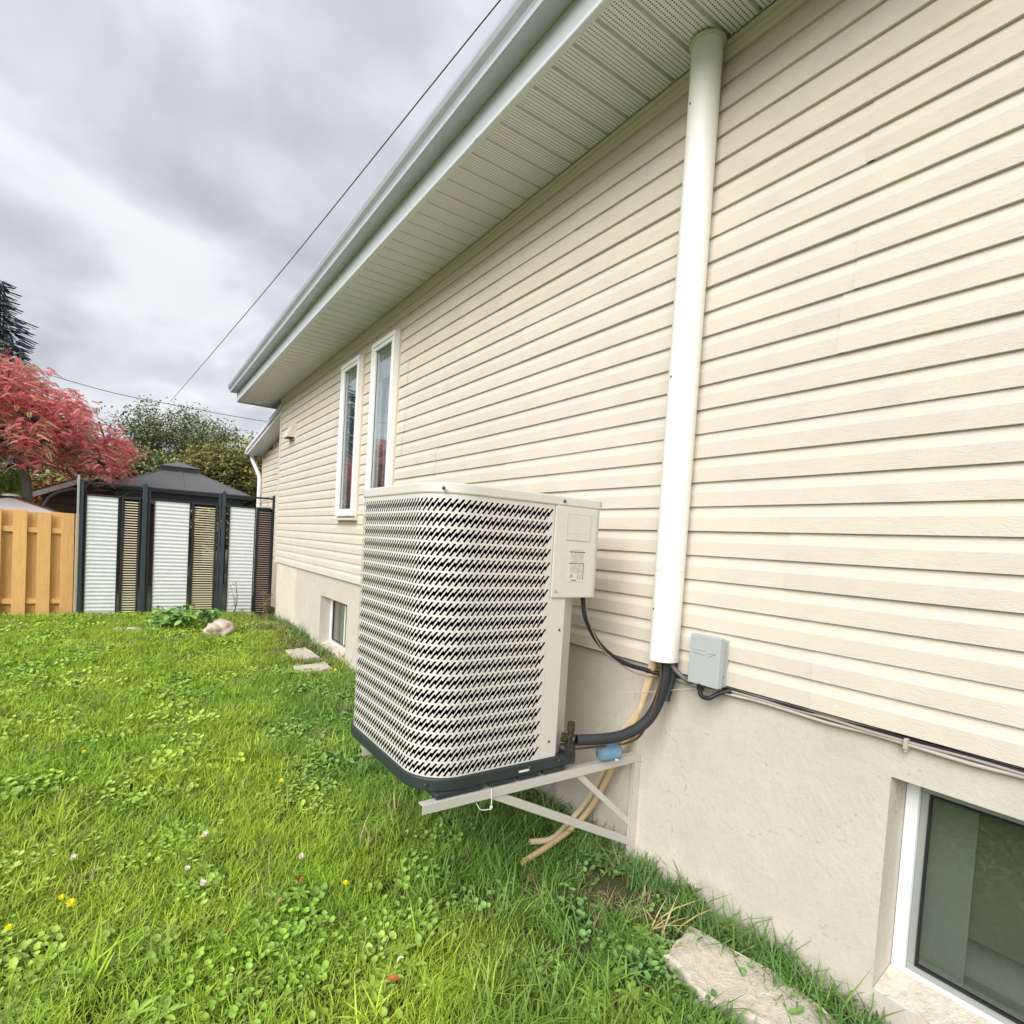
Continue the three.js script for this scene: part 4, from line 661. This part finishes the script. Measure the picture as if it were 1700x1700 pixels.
{
  const g = mergeVertices(new THREE.IcosahedronGeometry(.16, 4).deleteAttribute('normal').deleteAttribute('uv')), p = g.attributes.position;
  for (let i = 0; i < p.count; i++) { const v = V(p.getX(i), p.getY(i), p.getZ(i)), k = 1 + .55 * fbm3(v.x * 8, v.y * 8, v.z * 8, 4) + .12 * fbm3(v.x * 30, v.y * 30, v.z * 30, 2); p.setXYZ(i, v.x * k * 1.0, v.y * k * .78, v.z * k * .9); } g.computeVertexNormals();
  const c = new Float32Array(p.count * 3); for (let i = 0; i < p.count; i++) { const k = fbm3(p.getX(i) * 12, p.getY(i) * 12, p.getZ(i) * 12, 3), cc = mixc([.56, .50, .43], [.36, .2, .14], clamp(.35 + k)); c.set(cc, i * 3); } g.setAttribute('color', new THREE.BufferAttribute(c, 3));
  g.translate(-.95, gy(-.95, -7.8) + .07, -7.8); top('rock', g, mat([1, 1, 1], .9, { vertexColors: true, bumpMap: concBump, bumpScale: .01 }), 'rounded pinkish white rock on the lawn before the screen', 'rock');
}
{ // leafy plant in front of the screen
  const t = thing('leafy_plant', 'low bush of broad green leaves in front of the screen', 'plant'), rg = mulberry(131);
  const lf = (l, w) => { const P = []; const rows = [[0, 0], [.25, .8], [.5, 1], [.75, .7], [1, 0]]; for (let i = 0; i < 4; i++) { const [a, wa] = rows[i], [b, wb] = rows[i + 1]; const za = -.35 * a * a * l, zb = -.35 * b * b * l; const q = [[-wa * w / 2, za + wa * .02 * l, a * l], [wa * w / 2, za + wa * .02 * l, a * l], [wb * w / 2, zb + wb * .02 * l, b * l], [-wb * w / 2, zb + wb * .02 * l, b * l], [0, za - .02 * l, a * l], [0, zb - .02 * l, b * l]]; for (const k of [0, 4, 5, 0, 5, 3, 4, 1, 2, 4, 2, 5]) P.push(...q[k]); } return geom(P); };
  const g = lf(.15, .085), m1 = [mat([.18, .34, .07], .5), mat([.26, .42, .11], .5), mat([.12, .24, .055], .5)], cx = -1.27, cz = -8.35, y0 = gy(cx, cz);
  for (let i = 0; i < 44; i++) { const a = rg() * 6.28, r = .30 * Math.sqrt(rg()), h = .08 + .30 * rg() * (1 - 1.4 * r), p = V(cx + Math.cos(a) * r * 1.25, y0 + h, cz + Math.sin(a) * r); if (i % 2) part('stem', tube([[cx + (rg() - .5) * .1, y0, cz + (rg() - .5) * .1], [(cx + p.x) / 2, y0 + h * .7, (cz + p.z) / 2], p.toArray()], .003, 6, 4), m1[2], t);
    for (let k = 0; k < 5; k++) { const q = part('leaf', g, m1[(i + k) % 3], t); q.position.copy(p).add(V(rg() - .5, rg() - .5, rg() - .5).multiplyScalar(.06)); q.rotation.set(-.35 + rg() * 1.0, k / 5 * 6.28 + rg(), (rg() - .5) * 1.0, 'YXZ'); q.scale.setScalar(.45 + .4 * rg()); } }
}
{ // dry weed stalk against the screen
  const weed = (label, x, z, h, c, n, seed) => { const t = thing('weed_stalk', label, 'weed'), rg = mulberry(seed), y0 = gy(x, z), G = [], Lf = []; for (let i = 0; i < n; i++) { const a = rg() * 6.28, k = .25 + .75 * rg(), e = [x + Math.cos(a) * .14 * rg(), y0 + h * k, z + .05 * Math.sin(a)]; G.push(tube([[x + (rg() - .5) * .06, y0, z], [(x + e[0]) / 2 + .02, y0 + h * k * .55, z], e], .0028, 10, 4)); for (let j = 0; j < 7; j++) { const s = .35 + .65 * rg(); const q = leafQuad(.05, .018); q.rotateX(rg() - .5).rotateY(rg() * 6.28); q.translate(x + (e[0] - x) * s + (rg() - .5) * .05, y0 + h * k * s, z + (rg() - .5) * .05); Lf.push(q); } } part('stem', G, mat([c[0] * .8, c[1] * .7, c[2]], .9), t); part('leaves', Lf, mat(c, .8), t); };
  weed('thin tall weed growing up in front of the right white sheet', -.52, -9.52, .62, [.15, .17, .07], 5, 3);
  weed('dry tangled weeds at the foot of the house corner', -.13, -9.3, .42, [.27, .23, .10], 16, 4);
}

// ---------------------------------------------------------------- lawn
{
  const rg = mulberry(201);
  const blade = (P, x, z, h, w, lean, az, y0 = 0) => { const dx = Math.cos(az), dz = Math.sin(az), sx = -dz * w / 2, sz = dx * w / 2, S = 3; let prev = null; for (let i = 0; i <= S; i++) { const t = i / S, o = lean * t * t * h, y = y0 + h * t * (1 - .25 * lean * t), k = i === S ? .08 : 1 - .55 * t * t; const c = [x + dx * o, y, z + dz * o]; const cur = [[c[0] - sx * k, y, c[2] - sz * k], [c[0] + sx * k, y, c[2] + sz * k]]; if (prev) { const q = [prev[0], prev[1], cur[1], cur[0]]; for (const j of [0, 1, 2, 0, 2, 3]) P.push(...q[j]); } prev = cur; } };
  const clump = (n, r, h, w, lean) => { const P = []; for (let i = 0; i < n; i++) { const a = rg() * 6.28, q = r * Math.sqrt(rg()); blade(P, Math.cos(a) * q, Math.sin(a) * q, h * (.5 + .75 * rg()), w * (.7 + .6 * rg()), lean * (.3 + 1.1 * rg()), rg() * 6.28); } return geom(P); };
  const short = [0, 1, 2, 3].map(() => clump(36, .075, .047, .0040, .85)), tall = [0, 1, 2].map(() => clump(20, .055, .14, .0055, .85)), fine = [0, 1].map(() => clump(42, .08, .066, .0030, 1.0));
  const round = (n, r, h, s) => { const P = []; for (let i = 0; i < n; i++) { const a = rg() * 6.28, q = r * Math.sqrt(rg()), x = Math.cos(a) * q, z = Math.sin(a) * q, y = h * (.35 + .65 * rg()), k = s * (.6 + .7 * rg()), tx = (rg() - .5) * 1.1, tz = (rg() - .5) * 1.1; const pt = j => { const b = j / 7 * 6.283, rr = k * (1 + .12 * Math.cos(b * 2)); const px = Math.cos(b) * rr, pz = Math.sin(b) * rr; return [x + px, y + px * tx + pz * tz + .25 * (px * px + pz * pz) / k, z + pz]; }; for (let j = 0; j < 7; j++) P.push(x, y - k * .08, z, ...pt(j + 1), ...pt(j)); } return geom(P); };
  const clover = [0, 1, 2].map(() => round(18, .08, .040, .0088)), broad = (() => { const P = []; for (let i = 0; i < 8; i++) { const az = i / 8 * 6.28 + rg() * .6, l = .062 * (.6 + .6 * rg()), w = .020 * (.8 + .5 * rg()), dx = Math.cos(az), dz = Math.sin(az), el = .25 + .5 * rg(); let pv = null; for (let j = 0; j <= 5; j++) { const t = j / 5, ww = w * .5 * Math.pow(Math.sin(Math.PI * Math.min(.97, .06 + t * .92)), .7) * (.55 + .6 * t), r_ = l * t, y = .01 + l * el * t * (1.25 - t * .8), c = [[dx * r_ + dz * ww, y + .15 * ww, dz * r_ - dx * ww], [dx * r_, y - .15 * ww, dz * r_], [dx * r_ - dz * ww, y + .15 * ww, dz * r_ + dx * ww]]; if (pv) for (const [a, b] of [[0, 1], [1, 2]]) P.push(...pv[a], ...pv[b], ...c[b], ...pv[a], ...c[b], ...c[a]); pv = c; } } return geom(P); })();
  const mGrass = mat([.92, .98, 1], .6);
  const L = { short: short.map(() => []), tall: tall.map(() => []), fine: fine.map(() => []), clover: clover.map(() => []), broad: [] };
  const slab = (x, z) => (x > -.385 && x < -.07 && z > -1.27 && z < -.72 && !(x > -.17 && z > -1.0)) && rg() < .93 || (x > -.52 && x < -.16 && z > -5.98 && z < -5.62 || x > -.43 && x < -.16 && z > -6.75 && z < -6.15 || x > -2.05 && x < -1.74 && z > -8.52 && z < -8.2) && rg() < .85;
  const tone = (x, z) => { // turf colour: fresh or yellowish; lusher strip by the wall has shade painted in
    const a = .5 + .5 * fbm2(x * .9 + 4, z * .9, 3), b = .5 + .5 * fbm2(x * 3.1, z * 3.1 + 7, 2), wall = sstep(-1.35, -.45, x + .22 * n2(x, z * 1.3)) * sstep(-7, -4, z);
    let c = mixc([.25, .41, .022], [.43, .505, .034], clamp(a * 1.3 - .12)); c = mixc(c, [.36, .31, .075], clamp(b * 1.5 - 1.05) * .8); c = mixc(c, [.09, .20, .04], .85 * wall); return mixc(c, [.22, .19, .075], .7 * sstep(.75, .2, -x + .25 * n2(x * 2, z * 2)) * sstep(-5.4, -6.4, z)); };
  const bare = (x, z) => .97 * sstep(.26, .12, Math.hypot((x + .24) / 1.1, (z + 1.60) * .8) + .05 * n2(x * 9, z * 9)) + .55 * sstep(.55, .15, -x + .2 * n2(x * 2, z * 2)) * sstep(-5.4, -6.4, z) + .5 * sstep(-8.3, -9.1, z) * sstep(-.8, -.1, x);
  const put = (lst, p, s, c, tilt = .25) => lst[Math.floor(rg() * lst.length)].push([place(p, rg() * 6.28, s, (rg() - .5) * tilt, (rg() - .5) * tilt), c]);
  const zones = [[-5, .03, -3.4, .6, 620], [-5.5, .03, -6.4, -3.4, 430], [-7, .03, -9.7, -6.4, 330]];
  for (const [x0, x1, z0, z1, dens] of zones) {
    const N = Math.round((x1 - x0) * (z1 - z0) * dens);
    for (let i = 0; i < N; i++) {
      const x = x0 + (x1 - x0) * rg(), z = z0 + (z1 - z0) * rg(); if (slab(x, z)) continue;
      const bz = bare(x, z); if (rg() < bz) { if (rg() < .16) put(L.fine, V(x, gy(x, z) - .02, z), .5 + .4 * rg(), col([.40, .32, .17], .6 + .6 * rg()), .8); continue; }
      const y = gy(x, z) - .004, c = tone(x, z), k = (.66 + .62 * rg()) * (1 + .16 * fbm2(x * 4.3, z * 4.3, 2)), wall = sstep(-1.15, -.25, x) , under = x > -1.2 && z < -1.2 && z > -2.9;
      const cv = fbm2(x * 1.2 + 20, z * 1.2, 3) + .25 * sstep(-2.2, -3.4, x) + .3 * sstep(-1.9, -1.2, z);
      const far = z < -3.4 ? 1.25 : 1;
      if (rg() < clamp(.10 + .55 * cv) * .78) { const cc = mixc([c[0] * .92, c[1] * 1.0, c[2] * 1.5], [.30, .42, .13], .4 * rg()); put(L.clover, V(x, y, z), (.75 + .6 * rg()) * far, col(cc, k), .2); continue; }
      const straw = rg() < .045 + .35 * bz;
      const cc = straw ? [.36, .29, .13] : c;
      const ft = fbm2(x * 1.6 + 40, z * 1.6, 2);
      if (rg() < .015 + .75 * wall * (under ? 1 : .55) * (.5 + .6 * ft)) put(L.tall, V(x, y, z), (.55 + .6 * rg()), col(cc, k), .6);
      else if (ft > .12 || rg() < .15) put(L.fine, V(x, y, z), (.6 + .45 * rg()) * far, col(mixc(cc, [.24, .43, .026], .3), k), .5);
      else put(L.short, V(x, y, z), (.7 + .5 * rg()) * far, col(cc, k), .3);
    }
  }
  // a fringe of long blades against the foundation
  for (let z = -9.2; z < .3; z += .022) { const n = fbm2(z * 2.2, 3, 3); const p = z > -2.4 ? .8 : .3 + .3 * n; if (rg() > p) continue; const x = .02 - .14 * rg(); if (slab(x, z) && x < -.18) continue; put(L.tall, V(x, gy(x, z), z), .55 + .75 * rg(), col(mixc([.085, .19, .04], [.17, .24, .06], rg()), .8 + .4 * rg()), .7); }
  for (const [x, z, n, r] of [[-1.18, -1.62, 9, .13], [-.62, -1.28, 7, .14], [-2.3, -2.2, 7, .3], [-1.9, -1.75, 6, .25], [-.55, -1.0, 5, .12], [-2.9, -3.1, 10, .6], [-1.5, -3.4, 6, .4], [-2.2, -5, 14, 1.2], [-1.6, -2.3, 5, .3], [-.36, -1.33, 5, .08]]) for (let i = 0; i < n; i++) { const a = rg() * 6.28, q = r * Math.sqrt(rg()), px = x + Math.cos(a) * q, pz = z + Math.sin(a) * q; L.broad.push([place(V(px, gy(px, pz) + .01, pz), rg() * 6.28, .5 + .55 * rg(), (rg() - .5) * .4, (rg() - .5) * .4), col([.29, .43, .06], .75 + .5 * rg())]); }
  const put2 = (name, geo, list, label) => { if (!list.length) return; const im = instances(numbered(name), geo, mGrass, list); tag(im, label, 'lawn', null, 'stuff'); };
  short.forEach((g, i) => put2('grass', g, L.short[i], 'short mown blades of the lawn'));
  fine.forEach((g, i) => put2('fine_grass', g, L.fine[i], 'soft fine tufts in the lawn'));
  tall.forEach((g, i) => put2('tall_grass', g, L.tall[i], 'long dark blades along the foundation and under the heat pump'));
  clover.forEach((g, i) => put2('clover', g, L.clover[i], 'small round clover leaves spread through the lawn'));
  put2('broadleaf_weeds', broad, L.broad, 'flat broad-leaved weed rosettes in the lawn');
}
// flowers and fallen leaves one can point to
{
  const rg = mulberry(301), mY = mat([.85, .72, .012], .6), mS = mat([.12, .2, .04], .7);
  const petal = (() => { const g = []; for (let ring = 0; ring < 3; ring++) for (let i = 0; i < 14; i++) { const q = leafQuad(.015 - .003 * ring, .0045, .1); q.rotateX(-.15 - .35 * ring).rotateY(i / 14 * 6.283 + ring * .2); q.translate(0, .001 * ring, 0); g.push(q); } return join(g); })();
  const stem = cyl([0, -.07, 0], [0, 0, 0], .0016, .0014, 5, true);
  const proto = new THREE.Group(); part('petals', petal, mY, proto); part('stem', stem, mS, proto);
  const Y = [[-2.094, -2.52, 1.25, 'larger yellow dandelion of the pair at the lower left'], [-2.125, -2.575, .8, 'smaller yellow dandelion just behind its larger neighbour at lower left'], [-2.257, -2.46, .9, 'yellow dandelion at the left edge of the lawn'], [-1.204, -3.245, 1, 'yellow dandelion alone in the grass left of the heat pump'], [-2.131, -4.12, .9, 'yellow dandelion far out on the left of the lawn'], [-1.20, -2.147, .8, 'small yellow dandelion in front of the near bracket arm'], [-.187, -5.55, 1.3, 'yellow dandelion against the foundation by the pale slabs']];
  for (const [x, z, s, l] of Y) { const o = proto.clone(); o.name = numbered('dandelion'); scene.add(o); tag(o, l, 'flower', 'yellow dandelions in the lawn'); o.position.set(x, gy(x, z) + .062, z); o.rotation.set(.5, rg() * 6, .1); o.scale.setScalar(s); }
  const head = (() => { const g = []; for (let i = 0; i < 60; i++) { const q = leafQuad(.010, .004, .2); q.rotateX(-Math.acos(1 - 1.6 * rg()) + 1.57).rotateY(rg() * 6.283); q.translate(0, .004, 0); g.push(q); } g.push(new THREE.IcosahedronGeometry(.006, 1)); return join(g); })();
  const pc = new THREE.Group(); part('bloom', head, mat([.66, .62, .50], .85), pc); part('stem', stem, mS, pc);
  const Wt = [[-1.63, -2.81, 1.15, 'pale clover head in the middle of the lawn'], [-1.306, -2.41, 1, 'pale clover head nearest the heat pump'], [-1.68, -2.41, 1, 'pale clover head below the middle of the lawn'], [-2.106, -2.86, 1, 'pale clover head above the dandelion pair'], [-1.72, -2.55, .8, 'small pale clover head beside the orange leaf bits']];
  for (const [x, z, s, l] of Wt) { const o = pc.clone(); o.name = numbered('clover_flower'); scene.add(o); tag(o, l, 'flower', 'pale clover heads in the lawn'); o.position.set(x, gy(x, z) + .06, z); o.rotation.set(.4, rg() * 6, 0); o.scale.setScalar(s * 1.45); }
  const lg = (() => { const P = []; const S = 6; for (let i = 0; i < S; i++) { const f = t => { const w = Math.sin(Math.PI * Math.min(1, t * .96 + .04)) ** .8 * .011, c = .016 * Math.sin(t * 3), z = t * .055; return [[-w, c + .005, z], [0, c - .003, z], [w, c + .007, z]]; }; const a = f(i / S), b = f((i + 1) / S); for (const [p, q, r, s] of [[a[0], a[1], b[1], b[0]], [a[1], a[2], b[2], b[1]]]) P.push(...p, ...q, ...r, ...p, ...r, ...s); } return geom(P); })();
  for (const [x, z, c, s, l] of [[-1.365, -2.23, [.36, .11, .03], 1, 'rusty orange curled leaf in the mid lawn'], [-1.245, -1.611, [.38, .14, .03], 1.2, 'orange curled leaf low in the grass near the bottom'], [-1.643, -2.073, [.40, .17, .04], .8, 'small orange leaf bit in the lower lawn'], [-1.158, -1.668, [.60, .55, .36], .8, 'narrow pale dry leaf standing in the grass'], [-1.46, -2.16, [.42, .30, .12], .7, 'tan dry leaf left of the rusty one']]) {
    const m = top('fallen_leaf', lg, mat(c, .7), l, 'leaf', 'fallen leaves in the lawn'); m.position.set(x, gy(x, z) + .055, z); m.rotation.set(c[2] > .3 ? -1.2 : .3, rg() * 6, .3); m.scale.setScalar(s * .72); }
}
renderer.render(scene, camera);
